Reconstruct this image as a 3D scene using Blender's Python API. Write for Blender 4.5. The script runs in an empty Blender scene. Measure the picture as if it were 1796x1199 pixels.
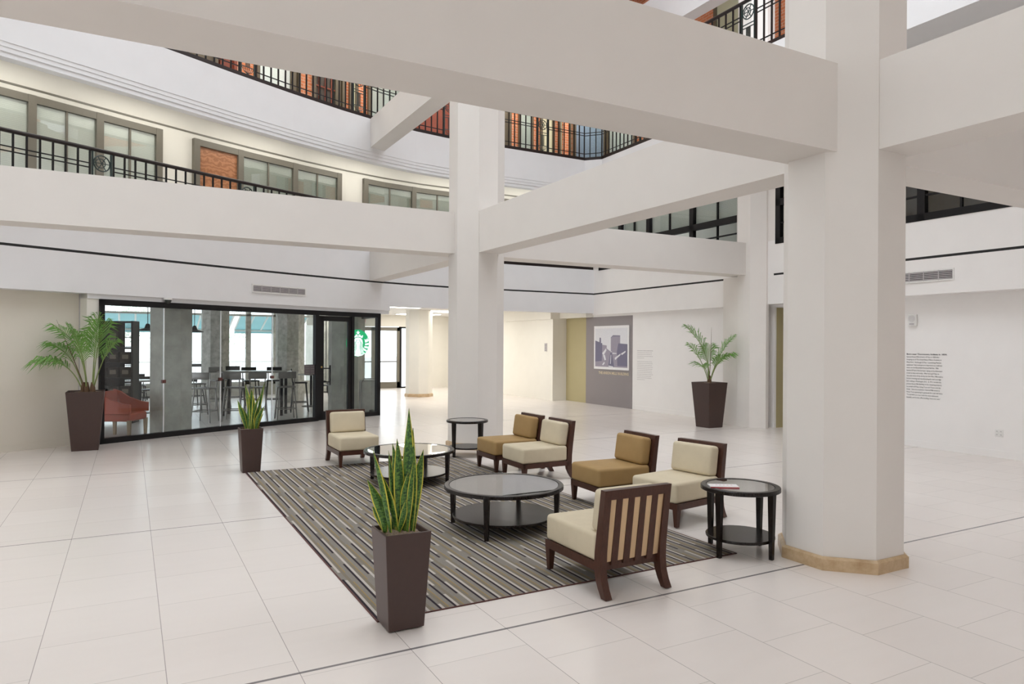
import bpy, bmesh, math, random
from mathutils import Vector, Matrix
random.seed(7)
SC = bpy.context.scene
COL = SC.collection
PI = math.pi
R = math.radians

# ------------------------------------------------------------------ camera, light, exposure
cam_data = bpy.data.cameras.new('camera')
cam_data.sensor_width = 36.0
cam_data.lens = 1226.0 / 1796.0 * 36.0
cam_data.shift_y = 4.5 / 1796.0
cam_data.clip_start = 0.05
cam = bpy.data.objects.new('camera', cam_data)
COL.objects.link(cam)
YAW, ROLL = R(28.66), R(0.33)
cam.matrix_world = (Matrix.Translation((0, 0, 1.70)) @ Matrix.Rotation(-YAW, 4, 'Z')
                    @ Matrix.Rotation(PI / 2, 4, 'X') @ Matrix.Rotation(ROLL, 4, 'Z'))
SC.camera = cam
FW = Vector((math.sin(YAW), math.cos(YAW), 0))
RT = Vector((math.cos(YAW), -math.sin(YAW), 0))

world = bpy.data.worlds.new('sky')
SC.world = world
world.use_nodes = True
bg = world.node_tree.nodes['Background']
bg.inputs[0].default_value = (0.90, 0.95, 1.0, 1)
bg.inputs[1].default_value = 2.4

SC.view_settings.view_transform = 'Standard'
SC.view_settings.look = 'None'
SC.view_settings.gamma = 1.0
SC.view_settings.use_curve_mapping = False
SC.view_settings.exposure = 0.62
CY = SC.cycles
CY.max_bounces = 10
CY.diffuse_bounces = 6
CY.glossy_bounces = 4
CY.transmission_bounces = 6
CY.transparent_max_bounces = 16
CY.caustics_reflective = False
CY.caustics_refractive = False
CY.sample_clamp_indirect = 6.0
CY.use_denoising = True
LAMP = 13.0                                   # emission of the ceiling light panels

# ------------------------------------------------------------------ materials
class NT:
    def __init__(self, name):
        self.m = bpy.data.materials.new(name)
        self.m.use_nodes = True
        self.t = self.m.node_tree
        self.t.nodes.clear()
        self.out = self.t.nodes.new('ShaderNodeOutputMaterial')
    def n(self, kind, **kw):
        nd = self.t.nodes.new('ShaderNode' + kind)
        for k, v in kw.items():
            setattr(nd, k, v)
        return nd
    def set(self, sock, v):
        if isinstance(v, bpy.types.NodeSocket):
            self.t.links.new(v, sock)
        elif hasattr(sock, 'default_value'):
            if isinstance(v, (tuple, list)) and len(v) == 3 and sock.type == 'RGBA':
                v = (*v, 1)
            sock.default_value = v
    def math(self, op, a, b=0.0, c=0.0, clamp=False):
        nd = self.n('Math', operation=op)
        nd.use_clamp = clamp
        self.set(nd.inputs[0], a); self.set(nd.inputs[1], b); self.set(nd.inputs[2], c)
        return nd.outputs[0]
    def mix(self, f, a, b):
        nd = self.n('Mix', data_type='RGBA')
        self.set(nd.inputs[0], f); self.set(nd.inputs[6], a); self.set(nd.inputs[7], b)
        return nd.outputs[2]
    def xyz(self, src='Object'):
        if src == 'Position':
            v = self.n('NewGeometry').outputs['Position']
        else:
            v = self.n('TexCoord').outputs[src]
        s = self.n('SeparateXYZ')
        self.set(s.inputs[0], v)
        return v, s.outputs[0], s.outputs[1], s.outputs[2]
    def comb(self, x, y, z=0.0):
        c = self.n('CombineXYZ')
        self.set(c.inputs[0], x); self.set(c.inputs[1], y); self.set(c.inputs[2], z)
        return c.outputs[0]
    def noise(self, vec, scale, detail=3.0, rough=0.5):
        nd = self.n('TexNoise')
        self.set(nd.inputs['Vector'], vec)
        nd.inputs['Scale'].default_value = scale
        nd.inputs['Detail'].default_value = detail
        nd.inputs['Roughness'].default_value = rough
        return nd.outputs[0]
    def white(self, vec):
        nd = self.n('TexWhiteNoise', noise_dimensions='3D')
        self.set(nd.inputs['Vector'], vec)
        return nd.outputs[0]
    def ramp(self, f, stops):
        nd = self.n('ValToRGB')
        e = nd.color_ramp.elements
        e[0].position, e[0].color = stops[0][0], (*stops[0][1], 1)
        e[1].position, e[1].color = stops[1][0], (*stops[1][1], 1)
        for p, c in stops[2:]:
            x = e.new(p); x.color = (*c, 1)
        self.set(nd.inputs[0], f)
        return nd.outputs[0]
    def bsdf(self, color, rough=0.5, spec=0.5, metal=0.0, bump=None, bdist=0.002, bstr=0.5, emit=None, estr=0.0, coat=0.0):
        p = self.n('BsdfPrincipled')
        self.set(p.inputs['Base Color'], color)
        self.set(p.inputs['Roughness'], rough)
        p.inputs['Metallic'].default_value = metal
        p.inputs['Specular IOR Level'].default_value = spec
        p.inputs['Coat Weight'].default_value = coat
        if emit:
            self.set(p.inputs['Emission Color'], emit)
            p.inputs['Emission Strength'].default_value = estr
        if bump is not None:
            b = self.n('Bump')
            b.inputs['Distance'].default_value = bdist
            b.inputs['Strength'].default_value = bstr
            self.set(b.inputs['Height'], bump)
            self.set(p.inputs['Normal'], b.outputs[0])
        self.set(self.out.inputs[0], p.outputs[0])
        return self.m

def paint(name, col, rough=0.6, var=0.03, scale=3.0):
    t = NT(name)
    v, *_ = t.xyz('Position')
    f = t.noise(v, scale, 4)
    a = tuple(c * (1 - var) for c in col); b = tuple(min(1, c * (1 + var)) for c in col)
    return t.bsdf(t.mix(f, a, b), rough, 0.3)

def plain(name, col, rough=0.4, spec=0.5, metal=0.0, coat=0.0):
    t = NT(name)
    v, *_ = t.xyz('Object')
    f = t.noise(v, 25.0, 2)
    return t.bsdf(t.mix(f, tuple(c * .94 for c in col), tuple(c * 1.06 for c in col)), rough, spec, metal, coat=coat)

def wood(name, c1, c2, rough=0.35, scale=18.0, spec=0.35):
    t = NT(name)
    v, x, y, z = t.xyz('Object')
    w = t.comb(t.math('MULTIPLY', x, 6.0), t.math('MULTIPLY', y, 6.0), t.math('MULTIPLY', z, 1.0))
    f = t.noise(w, scale, 5, 0.6)
    return t.bsdf(t.mix(f, c1, c2), rough, spec)

def fabric(name, c1, c2):
    t = NT(name)
    v, x, y, z = t.xyz('Object')
    f = t.noise(v, 320.0, 3, 0.7)
    g = t.noise(v, 9.0, 3)
    h = t.math('MULTIPLY_ADD', g, 0.45, t.math('MULTIPLY', f, 0.55))
    return t.bsdf(t.mix(h, c1, c2), 0.62, 0.35, bump=f, bdist=0.0012, bstr=0.35)

def glass(name, tint, k=1.0, base=0.0, rough=0.0):
    t = NT(name)
    tr = t.n('BsdfTransparent'); tr.inputs[0].default_value = (*tint, 1)
    gl = t.n('BsdfGlossy'); gl.inputs['Roughness'].default_value = rough
    lw = t.n('LayerWeight'); lw.inputs[0].default_value = 0.5
    sch = t.math('MULTIPLY_ADD', t.math('POWER', lw.outputs['Facing'], 5.0), 0.96, 0.04)
    f = t.math('MULTIPLY_ADD', sch, k, base, clamp=True)
    mx = t.n('MixShader')
    t.set(mx.inputs[0], f); t.set(mx.inputs[1], tr.outputs[0]); t.set(mx.inputs[2], gl.outputs[0])
    t.set(t.out.inputs[0], mx.outputs[0])
    return t.m

def emission(name, col, s):
    t = NT(name)
    e = t.n('Emission'); e.inputs[0].default_value = (*col, 1); e.inputs[1].default_value = s
    t.set(t.out.inputs[0], e.outputs[0])
    return t.m

def floor_material():
    t = NT('limestone_tiles')
    v, x, y, z = t.xyz('Position')
    P = 0.605
    u = t.math('DIVIDE', t.math('SUBTRACT', x, 0.172), P)
    k = t.math('FLOOR', u)
    fx = t.math('SUBTRACT', u, k)
    off = t.math('MULTIPLY_ADD', k, -0.2033, 1.4215)
    w = t.math('DIVIDE', t.math('SUBTRACT', y, off), P)
    r = t.math('FLOOR', w)
    fy = t.math('SUBTRACT', w, r)
    dx = t.math('MULTIPLY', t.math('MINIMUM', fx, t.math('SUBTRACT', 1.0, fx)), P)
    dy = t.math('MULTIPLY', t.math('MINIMUM', fy, t.math('SUBTRACT', 1.0, fy)), P)
    j1 = t.math('LESS_THAN', dx, 0.0020)
    j2 = t.math('LESS_THAN', dy, 0.0018)
    wn = t.white(t.comb(k, r, 0.3))
    st = t.noise(t.comb(t.math('MULTIPLY_ADD', wn, 9.0, t.math('MULTIPLY', x, 2.2)), t.math('MULTIPLY', y, 11.0)), 1.0, 3, 0.5)
    cl = t.noise(v, 0.9, 3)
    f = t.math('ADD', t.math('MULTIPLY', st, 0.35), t.math('ADD', t.math('MULTIPLY', cl, 0.30), t.math('MULTIPLY', wn, 0.35)))
    c = t.mix(f, (0.725, 0.665, 0.625), (0.80, 0.745, 0.705))
    c = t.mix(t.math('MULTIPLY', j2, 0.55), c, (0.30, 0.27, 0.25))
    c = t.mix(t.math('MULTIPLY', j1, 0.75), c, (0.25, 0.22, 0.21))
    s = None
    for ys in (3.685, 7.11, 10.42, 13.85):
        d = t.math('ABSOLUTE', t.math('SUBTRACT', y, ys))
        h = t.math('LESS_THAN', d, 0.0105 if ys < 5 else 0.007)
        s = h if s is None else t.math('MAXIMUM', s, h)
    c = t.mix(t.math('MULTIPLY', s, 0.9), c, (0.13, 0.12, 0.125))
    rough = 0.24
    jj = t.math('MAXIMUM', j1, t.math('MAXIMUM', j2, s))
    return t.bsdf(c, rough, 0.5, bump=t.math('SUBTRACT', 1.0, jj), bdist=0.0015, bstr=0.3)

def rug_material():
    t = NT('striped_carpet')
    v, x, y, z = t.xyz('Object')
    P = 0.1025
    u = t.math('DIVIDE', x, P)
    k = t.math('FLOOR', u)
    f = t.math('SUBTRACT', u, k)
    sp = t.noise(v, 260.0, 2, 0.7)
    c = t.mix(sp, (0.135, 0.122, 0.105), (0.32, 0.295, 0.262))
    def band(lo, hi):
        return t.math('MULTIPLY', t.math('GREATER_THAN', f, lo), t.math('LESS_THAN', f, hi))
    def dash(seed, period, duty):
        ph = t.white(t.comb(k, seed, 0.0))
        q = t.math('FRACT', t.math('ADD', t.math('DIVIDE', y, period), t.math('MULTIPLY', ph, 7.0)))
        return t.math('LESS_THAN', q, duty)
    tan = t.mix(sp, (0.145, 0.122, 0.092), (0.27, 0.235, 0.185))
    c = t.mix(band(0.36, 0.60), c, tan)
    gold = t.mix(sp, (0.24, 0.165, 0.055), (0.38, 0.27, 0.11))
    c = t.mix(t.math('MULTIPLY', band(0.61, 0.68), dash(3.1, 1.1, 0.8)), c, gold)
    cream = t.mix(sp, (0.36, 0.33, 0.30), (0.58, 0.53, 0.485))
    c = t.mix(t.math('MULTIPLY', band(0.17, 0.36), dash(5.7, 1.9, 0.90)), c, cream)
    dark = t.mix(sp, (0.016, 0.012, 0.016), (0.05, 0.04, 0.05))
    c = t.mix(t.math('MULTIPLY', band(0.0, 0.16), dash(9.3, 1.75, 0.82)), c, dark)
    return t.bsdf(c, 0.95, 0.1, bump=sp, bdist=0.003, bstr=0.6)

def leaf_material(name, green, dark, edge, bands):
    t = NT(name)
    uv, u, w, _ = t.xyz('UV')
    d = t.math('ABSOLUTE', t.math('SUBTRACT', u, 0.5))
    n = t.noise(t.comb(t.math('MULTIPLY', u, 2.5), t.math('MULTIPLY', w, bands)), 1.0, 4, 0.7)
    c = t.mix(t.ramp(n, [(0.42, (0, 0, 0)), (0.58, (1, 1, 1))]), dark, green)
    if edge:
        c = t.mix(t.math('GREATER_THAN', d, 0.40), c, edge)
    return t.bsdf(c, 0.4, 0.4)

def brick_material():
    t = NT('orange_brick')
    uv, u, w, _ = t.xyz('UV')
    b = t.n('TexBrick')
    t.set(b.inputs['Vector'], uv)
    b.inputs['Color1'].default_value = (0.62, 0.22, 0.10, 1)
    b.inputs['Color2'].default_value = (0.50, 0.16, 0.07, 1)
    b.inputs['Mortar'].default_value = (0.55, 0.38, 0.28, 1)
    b.inputs['Scale'].default_value = 1.0
    b.inputs['Mortar Size'].default_value = 0.007
    b.inputs['Brick Width'].default_value = 0.215
    b.inputs['Row Height'].default_value = 0.075
    return t.bsdf(b.outputs[0], 0.85, 0.2)

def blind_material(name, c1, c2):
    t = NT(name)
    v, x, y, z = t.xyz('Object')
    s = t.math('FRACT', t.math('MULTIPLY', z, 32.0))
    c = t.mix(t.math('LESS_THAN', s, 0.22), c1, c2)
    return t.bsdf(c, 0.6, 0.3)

def burl_material():
    t = NT('burl_veneer')
    v, x, y, z = t.xyz('Object')
    w = t.n('TexWave', wave_type='BANDS', bands_direction='Z')
    t.set(w.inputs['Vector'], v)
    w.inputs['Scale'].default_value = 3.0
    w.inputs['Distortion'].default_value = 9.0
    w.inputs['Detail'].default_value = 4
    w.inputs['Detail Scale'].default_value = 2.5
    return t.bsdf(t.mix(w.outputs[1], (0.33, 0.135, 0.06), (0.48, 0.22, 0.11)), 0.3, 0.5)

def stone(name, c1, c2, scale, rough=0.5):
    t = NT(name)
    v, *_ = t.xyz('Position')
    f = t.noise(v, scale, 6, 0.65)
    return t.bsdf(t.ramp(f, [(0.3, c1), (0.7, c2)]), rough, 0.4, bump=f, bdist=0.004, bstr=0.25)

M = {}
M['wall'] = paint('warm_white_paint', (0.79, 0.755, 0.72))
M['beam'] = paint('shaded_beam_paint', (0.745, 0.71, 0.675))  # wall tone darkened: the weaker light on beams and columns is in the colour
M['lit_white_wall'] = paint('light_lifted_white_paint', (0.86, 0.84, 0.825))  # wall tone lifted: extra light on the right wall is in the colour
M['fascia'] = paint('pale_grey_paint', (0.785, 0.78, 0.79))
M['beige'] = paint('beige_wall_paint', (0.72, 0.675, 0.595))
M['cream'] = paint('cream_wall_paint', (0.79, 0.765, 0.70))
M['olive'] = paint('olive_wall_paint', (0.46, 0.40, 0.23))
M['panel'] = paint('taupe_panel_paint', (0.27, 0.24, 0.245), 0.5)
M['ceil'] = paint('ceiling_paint', (0.80, 0.79, 0.77))
M['floor'] = floor_material()
M['rug'] = rug_material()
M['rug_edge'] = fabric('maroon_binding', (0.06, 0.018, 0.015), (0.12, 0.04, 0.035))
M['slot'] = plain('black_reveal', (0.01, 0.01, 0.01), 0.7)
M['chairwood'] = wood('espresso_wood', (0.036, 0.013, 0.008), (0.10, 0.042, 0.028), 0.34, 18.0, 0.3)
M['tablewood'] = wood('black_brown_wood', (0.006, 0.004, 0.0035), (0.017, 0.011, 0.009), 0.22, 18.0, 0.3)
M['cream_fab'] = fabric('cream_upholstery', (0.52, 0.445, 0.315), (0.72, 0.635, 0.475))
M['tan_fab'] = fabric('tan_back_fabric', (0.56, 0.39, 0.22), (0.74, 0.54, 0.33))
M['gold_fab'] = fabric('gold_upholstery', (0.30, 0.185, 0.07), (0.44, 0.29, 0.125))
M['planter'] = plain('brown_planter_finish', (0.062, 0.037, 0.032), 0.4, 0.4)
M['mulch'] = stone('bark_mulch', (0.10, 0.07, 0.05), (0.42, 0.33, 0.25), 60.0, 0.9)
M['snake'] = leaf_material('snake_plant_leaf', (0.11, 0.23, 0.035), (0.014, 0.058, 0.012), (0.55, 0.49, 0.06), 26.0)
M['palm'] = leaf_material('palm_leaf', (0.26, 0.46, 0.10), (0.10, 0.27, 0.05), None, 2.0)
M['stem'] = plain('palm_stem', (0.20, 0.26, 0.08), 0.5)
M['husk'] = plain('palm_husk', (0.13, 0.075, 0.04), 0.8)
M['black'] = plain('black_metal', (0.011, 0.010, 0.011), 0.4, 0.25)
M['rail'] = plain('dark_brown_rail', (0.022, 0.015, 0.014), 0.35, 0.3)
M['greenmetal'] = plain('green_black_metal', (0.012, 0.028, 0.028), 0.35)
M['bronze'] = plain('bronze_frame', (0.16, 0.145, 0.115), 0.4)
M['brown'] = plain('brown_frame', (0.10, 0.075, 0.045), 0.45)
M['redwood'] = wood('red_wood_door', (0.16, 0.035, 0.02), (0.26, 0.07, 0.04), 0.35, 8.0)
M['burl'] = burl_material()
M['brick'] = brick_material()
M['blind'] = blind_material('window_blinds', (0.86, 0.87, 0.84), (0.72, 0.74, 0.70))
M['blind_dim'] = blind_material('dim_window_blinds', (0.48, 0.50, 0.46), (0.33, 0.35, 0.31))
M['paneglow'] = paint('cream_shade', (0.62, 0.58, 0.40))
M['bluegrey'] = paint('blue_grey_interior', (0.24, 0.30, 0.40))
M['darkroom'] = plain('dark_interior', (0.05, 0.055, 0.05), 0.6)
M['glass'] = glass('clear_glass', (0.96, 0.975, 0.97), 1.0)
M['tint'] = glass('tinted_glass', (0.92, 0.945, 0.95), 1.0)
M['table_glass'] = glass('table_glass', (0.93, 0.96, 0.95), 1.8, 0.09)
M['clip'] = plain('rust_clip', (0.10, 0.03, 0.025), 0.5)
M['trav'] = stone('travertine', (0.42, 0.28, 0.15), (0.62, 0.47, 0.30), 9.0, 0.35)
M['concrete'] = stone('concrete', (0.32, 0.315, 0.28), (0.48, 0.47, 0.42), 3.0, 0.75)
M['concrete2'] = stone('mottled_plaster', (0.34, 0.33, 0.29), (0.66, 0.65, 0.60), 7.0, 0.8)
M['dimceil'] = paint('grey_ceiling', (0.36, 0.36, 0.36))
M['steel'] = plain('grey_steel', (0.20, 0.19, 0.18), 0.38, 0.5, 0.6)
M['darksteel'] = plain('dark_steel', (0.018, 0.018, 0.022), 0.4, 0.3)
M['tabletop'] = plain('pale_tabletop', (0.42, 0.40, 0.37), 0.25)
M['redfab'] = fabric('red_upholstery', (0.34, 0.06, 0.035), (0.48, 0.11, 0.07))
M['tanwood'] = wood('tan_wood', (0.24, 0.17, 0.10), (0.36, 0.27, 0.17), 0.4)
M['shelfwood'] = plain('black_shelf', (0.008, 0.007, 0.008), 0.5, 0.15)
M['basket'] = plain('dark_basket', (0.022, 0.016, 0.013), 0.8, 0.15)
t_ = NT('teal_canvas')
d_ = t_.n('BsdfDiffuse'); d_.inputs[0].default_value = (0.46, 0.64, 0.66, 1)
q_ = t_.n('BsdfTranslucent'); q_.inputs[0].default_value = (0.46, 0.64, 0.66, 1)
m_ = t_.n('MixShader'); m_.inputs[0].default_value = 0.6
t_.set(m_.inputs[1], d_.outputs[0]); t_.set(m_.inputs[2], q_.outputs[0]); t_.set(t_.out.inputs[0], m_.outputs[0])
M['teal'] = t_.m
M['white'] = plain('white_plastic', (0.78, 0.77, 0.75), 0.4)
M['ventgrey'] = plain('vent_slat', (0.50, 0.47, 0.48), 0.5)
M['ventdark'] = plain('vent_shadow_gap', (0.12, 0.10, 0.11), 0.8)
M['ink'] = plain('dark_lettering', (0.06, 0.055, 0.06), 0.6)
M['goldink'] = plain('tan_lettering', (0.62, 0.52, 0.36), 0.5)
M['photo_white'] = plain('photo_border', (0.80, 0.79, 0.80), 0.5)
M['photo_sky'] = plain('photo_sky_tone', (0.70, 0.70, 0.74), 0.5)
M['photo_dark'] = plain('photo_dark_tone', (0.15, 0.14, 0.22), 0.5)
M['photo_mid'] = plain('photo_mid_tone', (0.30, 0.27, 0.34), 0.5)
t_ = NT('backlit_green'); M['green'] = t_.bsdf((0.0, 0.33, 0.13), 0.4, emit=(0.0, 0.36, 0.12), estr=0.7)
t_ = NT('backlit_white'); M['emblem_white'] = t_.bsdf((0.86, 0.87, 0.88), 0.4, emit=(0.9, 0.92, 0.95), estr=0.7)
M['signwhite'] = plain('sign_white', (0.86, 0.87, 0.88), 0.4)
M['red'] = plain('red_print', (0.55, 0.03, 0.05), 0.4)
M['paper'] = plain('white_paper', (0.82, 0.80, 0.80), 0.5)
M['lamp'] = emission('lit_diffuser', (1.0, 0.97, 0.88), LAMP)
M['lamp_cove'] = emission('cove_diffuser', (1.0, 0.97, 0.88), LAMP * .42)
M['lamp_lobby'] = emission('lobby_lit_diffuser', (1.0, 0.97, 0.90), LAMP * .55)
M['pave'] = paint('pale_paving', (0.62, 0.61, 0.60), 0.8)  # even pale grey paving
M['foliage'] = paint('washed_out_leaves', (0.62, 0.68, 0.58), 0.8, 0.15, 6.0)  # paled: the overexposed look of the street is in the colour
M['bark'] = plain('washed_out_bark', (0.58, 0.55, 0.52), 0.8)  # paled like the leaves, outdoor glare put into the colour
M['brass'] = plain('brass', (0.6, 0.42, 0.15), 0.3, 0.5, 1.0)

# ------------------------------------------------------------------ mesh building
class MB:
    def __init__(self):
        self.v = []; self.f = []; self.mi = []; self.uv = []; self.sm = []
    def add(self, verts, faces, mi=0, uvs=None, smooth=False):
        o = len(self.v)
        self.v += [tuple(p) for p in verts]
        for i, fc in enumerate(faces):
            self.f.append([a + o for a in fc]); self.mi.append(mi); self.sm.append(smooth)
            self.uv.append([uvs[a] for a in fc] if uvs else [(0.5, 0.5)] * len(fc))
        return self
    def box(self, x0, x1, y0, y1, z0, z1, mi=0):
        v = [(x, y, z) for z in (z0, z1) for y in (y0, y1) for x in (x0, x1)]
        return self.add(v, [(0, 2, 3, 1), (4, 5, 7, 6), (0, 1, 5, 4), (2, 6, 7, 3), (0, 4, 6, 2), (1, 3, 7, 5)], mi)
    def obox(self, c, u, v, w, su, sv, sw, mi=0):
        c = Vector(c); u = Vector(u).normalized() * su / 2; v = Vector(v).normalized() * sv / 2; w = Vector(w).normalized() * sw / 2
        P = [c + a * u + b * v + d * w for d in (-1, 1) for b in (-1, 1) for a in (-1, 1)]
        return self.add(P, [(0, 2, 3, 1), (4, 5, 7, 6), (0, 1, 5, 4), (2, 6, 7, 3), (0, 4, 6, 2), (1, 3, 7, 5)], mi)
    def hexa(self, bot, top, mi=0):
        n = len(bot)
        fs = [tuple(range(n))[::-1], tuple(range(n, 2 * n))] + [(i, (i + 1) % n, n + (i + 1) % n, n + i) for i in range(n)]
        return self.add(list(bot) + list(top), fs, mi)
    def prism(self, poly, z0, z1, mi=0):
        return self.hexa([(x, y, z0) for x, y in poly], [(x, y, z1) for x, y in poly], mi)
    def rbox(self, x0, x1, y0, y1, z0, z1, r=0.02, seg=3, mi=0, M4=None):
        bm = bmesh.new()
        bmesh.ops.create_cube(bm, size=1.0)
        for q in bm.verts:
            q.co = Vector(((x0 + x1) / 2 + q.co.x * (x1 - x0), (y0 + y1) / 2 + q.co.y * (y1 - y0), (z0 + z1) / 2 + q.co.z * (z1 - z0)))
        bmesh.ops.bevel(bm, geom=list(bm.edges), offset=r, segments=seg, affect='EDGES', profile=0.5)
        bm.verts.index_update()
        vs = [(M4 @ q.co) if M4 else q.co.copy() for q in bm.verts]
        self.add(vs, [[q.index for q in fc.verts] for fc in bm.faces], mi, smooth=True)
        bm.free(); return self
    def tube(self, pts, r, n=8, mi=0, cap=True):
        pts = [Vector(p) for p in pts]
        rs = r if isinstance(r, (list, tuple)) else [r] * len(pts)
        rings = []; up = None
        for i, p in enumerate(pts):
            d = (pts[min(i + 1, len(pts) - 1)] - pts[max(i - 1, 0)]).normalized()
            if up is None:
                up = d.orthogonal().normalized()
            a = (up - d * up.dot(d)).normalized(); b = d.cross(a); up = a
            rings.append([p + (a * math.cos(2 * PI * k / n) + b * math.sin(2 * PI * k / n)) * rs[i] for k in range(n)])
        V = [q for rg in rings for q in rg]; F = []
        for i in range(len(rings) - 1):
            for k in range(n):
                F.append((i * n + k, i * n + (k + 1) % n, (i + 1) * n + (k + 1) % n, (i + 1) * n + k))
        if cap:
            F.append(tuple(range(n))[::-1]); F.append(tuple(range((len(rings) - 1) * n, len(rings) * n)))
        return self.add(V, F, mi, smooth=True)
    def lathe(self, prof, n=48, mi=0, c=(0, 0), close=False):
        V = [(c[0] + r * math.cos(2 * PI * k / n), c[1] + r * math.sin(2 * PI * k / n), z) for r, z in prof for k in range(n)]
        m = len(prof); F = []
        for i in range(m if close else m - 1):
            j = (i + 1) % m
            for k in range(n):
                F.append((i * n + k, i * n + (k + 1) % n, j * n + (k + 1) % n, j * n + k))
        return self.add(V, F, mi, smooth=False)
    def build(self, name, mats, parent=None, smooth_angle=None):
        me = bpy.data.meshes.new(name)
        me.from_pydata(self.v, [], self.f)
        for m in (mats if isinstance(mats, (list, tuple)) else [mats]):
            me.materials.append(m)
        ul = me.uv_layers.new(name='UVMap')
        i = 0
        for p, fc in enumerate(self.f):
            me.polygons[p].material_index = self.mi[p]
            me.polygons[p].use_smooth = self.sm[p]
            for q in self.uv[p]:
                ul.data[i].uv = q; i += 1
        bm = bmesh.new(); bm.from_mesh(me)
        bmesh.ops.recalc_face_normals(bm, faces=bm.faces)
        bm.to_mesh(me); bm.free()
        if any(self.sm):
            try:
                me.set_sharp_from_angle(angle=R(40))
            except Exception:
                pass
        ob = bpy.data.objects.new(name, me)
        COL.objects.link(ob)
        if parent:
            ob.parent = parent
        return ob

def tag(o, label, cat, group=None):
    o['label'] = label; o['category'] = cat
    if group: o['group'] = group
    return o
def thing(name, label, cat, loc=(0, 0, 0), rz=0.0, group=None):
    o = bpy.data.objects.new(name, None)
    o.empty_display_size = 0.1
    COL.objects.link(o)
    o.location = loc; o.rotation_euler = (0, 0, rz)
    return tag(o, label, cat, group)
def struct(o):
    o['kind'] = 'structure'; return o
def dup(root, loc, rz, label, group=None):
    r = root.copy(); COL.objects.link(r); r.location = loc; r.rotation_euler = (0, 0, rz); r['label'] = label
    if group: r['group'] = group
    for ch in list(root.children):
        c = ch.copy(); COL.objects.link(c); c.parent = r
        for gch in ch.children:
            d = gch.copy(); COL.objects.link(d); d.parent = c
    return r

# ------------------------------------------------------------------ the curved back wall line
PATH = [(-7.5, 9.75), (-1.56, 12.9), (-.6, 13.38), (.52, 13.97), (1.74, 14.6), (3.0, 15.2), (4.2, 15.72),
        (5.25, 16.1), (6.2, 16.36), (7.1, 16.5), (8.2, 16.55), (11.72, 16.55)]
def offs(path, o):
    P = [Vector(p) for p in path]; out = []
    for i, p in enumerate(P):
        ns = []
        if i > 0:
            d = (P[i] - P[i - 1]).normalized(); ns.append(Vector((-d.y, d.x)))
        if i < len(P) - 1:
            d = (P[i + 1] - P[i]).normalized(); ns.append(Vector((-d.y, d.x)))
        n = ns[0] + (ns[1] if len(ns) > 1 else Vector((0, 0)))
        n.normalize()
        out.append(p + n * (o / n.dot(ns[0])))
    return out
class Line:
    def __init__(self, o=0.0, path=PATH):
        self.P = offs(path, o); self.S = [0.0]
        for a, b in zip(self.P[:-1], self.P[1:]):
            self.S.append(self.S[-1] + (b - a).length)
    def at(self, s):
        for i in range(len(self.P) - 1):
            if s <= self.S[i + 1] or i == len(self.P) - 2:
                d = (self.P[i + 1] - self.P[i]).normalized()
                p = self.P[i] + d * (s - self.S[i])
                return Vector((p.x, p.y, 0)), Vector((d.x, d.y, 0))
    def sub(self, s0, s1):
        pts = [self.at(s0)[0].to_2d()] + [p for p, s in zip(self.P, self.S) if s0 + 1e-4 < s < s1 - 1e-4] + [self.at(s1)[0].to_2d()]
        return [tuple(p) for p in pts]
def sweep(mb, prof, path, mi=0):
    """closed profile [(offset, z)] swept along a plan polyline"""
    rows = [offs(path, o) for o, z in prof]
    n, m = len(path), len(prof)
    V = []; UV = []
    s = [0.0]
    for a, b in zip(path[:-1], path[1:]):
        s.append(s[-1] + math.hypot(b[0] - a[0], b[1] - a[1]))
    for (o, z), row in zip(prof, rows):
        for k, p in enumerate(row):
            V.append((p.x, p.y, z)); UV.append((s[k], z))
    F = []
    for i in range(m):
        j = (i + 1) % m
        for k in range(n - 1):
            F.append((i * n + k, i * n + k + 1, j * n + k + 1, j * n + k))
    F.append(tuple(i * n for i in range(m))); F.append(tuple(i * n + n - 1 for i in reversed(range(m))))
    return mb.add(V, F, mi, UV)
def band(mb, path, o0, o1, z0, z1, mi=0):
    return sweep(mb, [(o0, z0), (o0, z1), (o1, z1), (o1, z0)], path, mi)
L0 = Line(0.0)

# ------------------------------------------------------------------ floor and ground
struct(MB().box(-9, 14, -4, 27.5, -0.2, 0).build('floor', M['floor']))
struct(MB().box(-60, 60, 27.5, 90, -0.35, -0.1).build('pavement', M['pave']))
struct(MB().box(-40, 40, -40, -4, -0.35, -0.1).build('pavement', M['pave']))

# ------------------------------------------------------------------ columns and beams of the atrium
def octagon(cx, cy, h, c):
    return [(cx - h, cy - h + c), (cx - h + c, cy - h), (cx + h - c, cy - h), (cx + h, cy - h + c),
            (cx + h, cy + h - c), (cx + h - c, cy + h), (cx - h + c, cy + h), (cx - h, cy + h - c)]
def column(cx, cy, z1, mat='beam', base='trav', h=.43, c=.26):
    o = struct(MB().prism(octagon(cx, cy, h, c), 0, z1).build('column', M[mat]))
    if base:
        struct(MB().prism(octagon(cx, cy, h + .03, c + .012), 0, .085).hexa(
            [(x, y, .085) for x, y in octagon(cx, cy, h + .03, c + .012)], [(x, y, .10) for x, y in octagon(cx, cy, h + .012, c + .005)]
        ).build('column_base_trim', M[base], o))
    return o
C1, C2 = (5.08, 3.71), (5.08, 10.55)
ROOF = 12.6
column(*C1, ROOF); column(*C2, ROOF)
BZ0, BZ1 = 3.18, 3.85
def beam(x0, x1, y0, y1, z0, z1):
    return struct(MB().box(x0, x1, y0, y1, z0, z1).build('beam', M['beam']))
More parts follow.
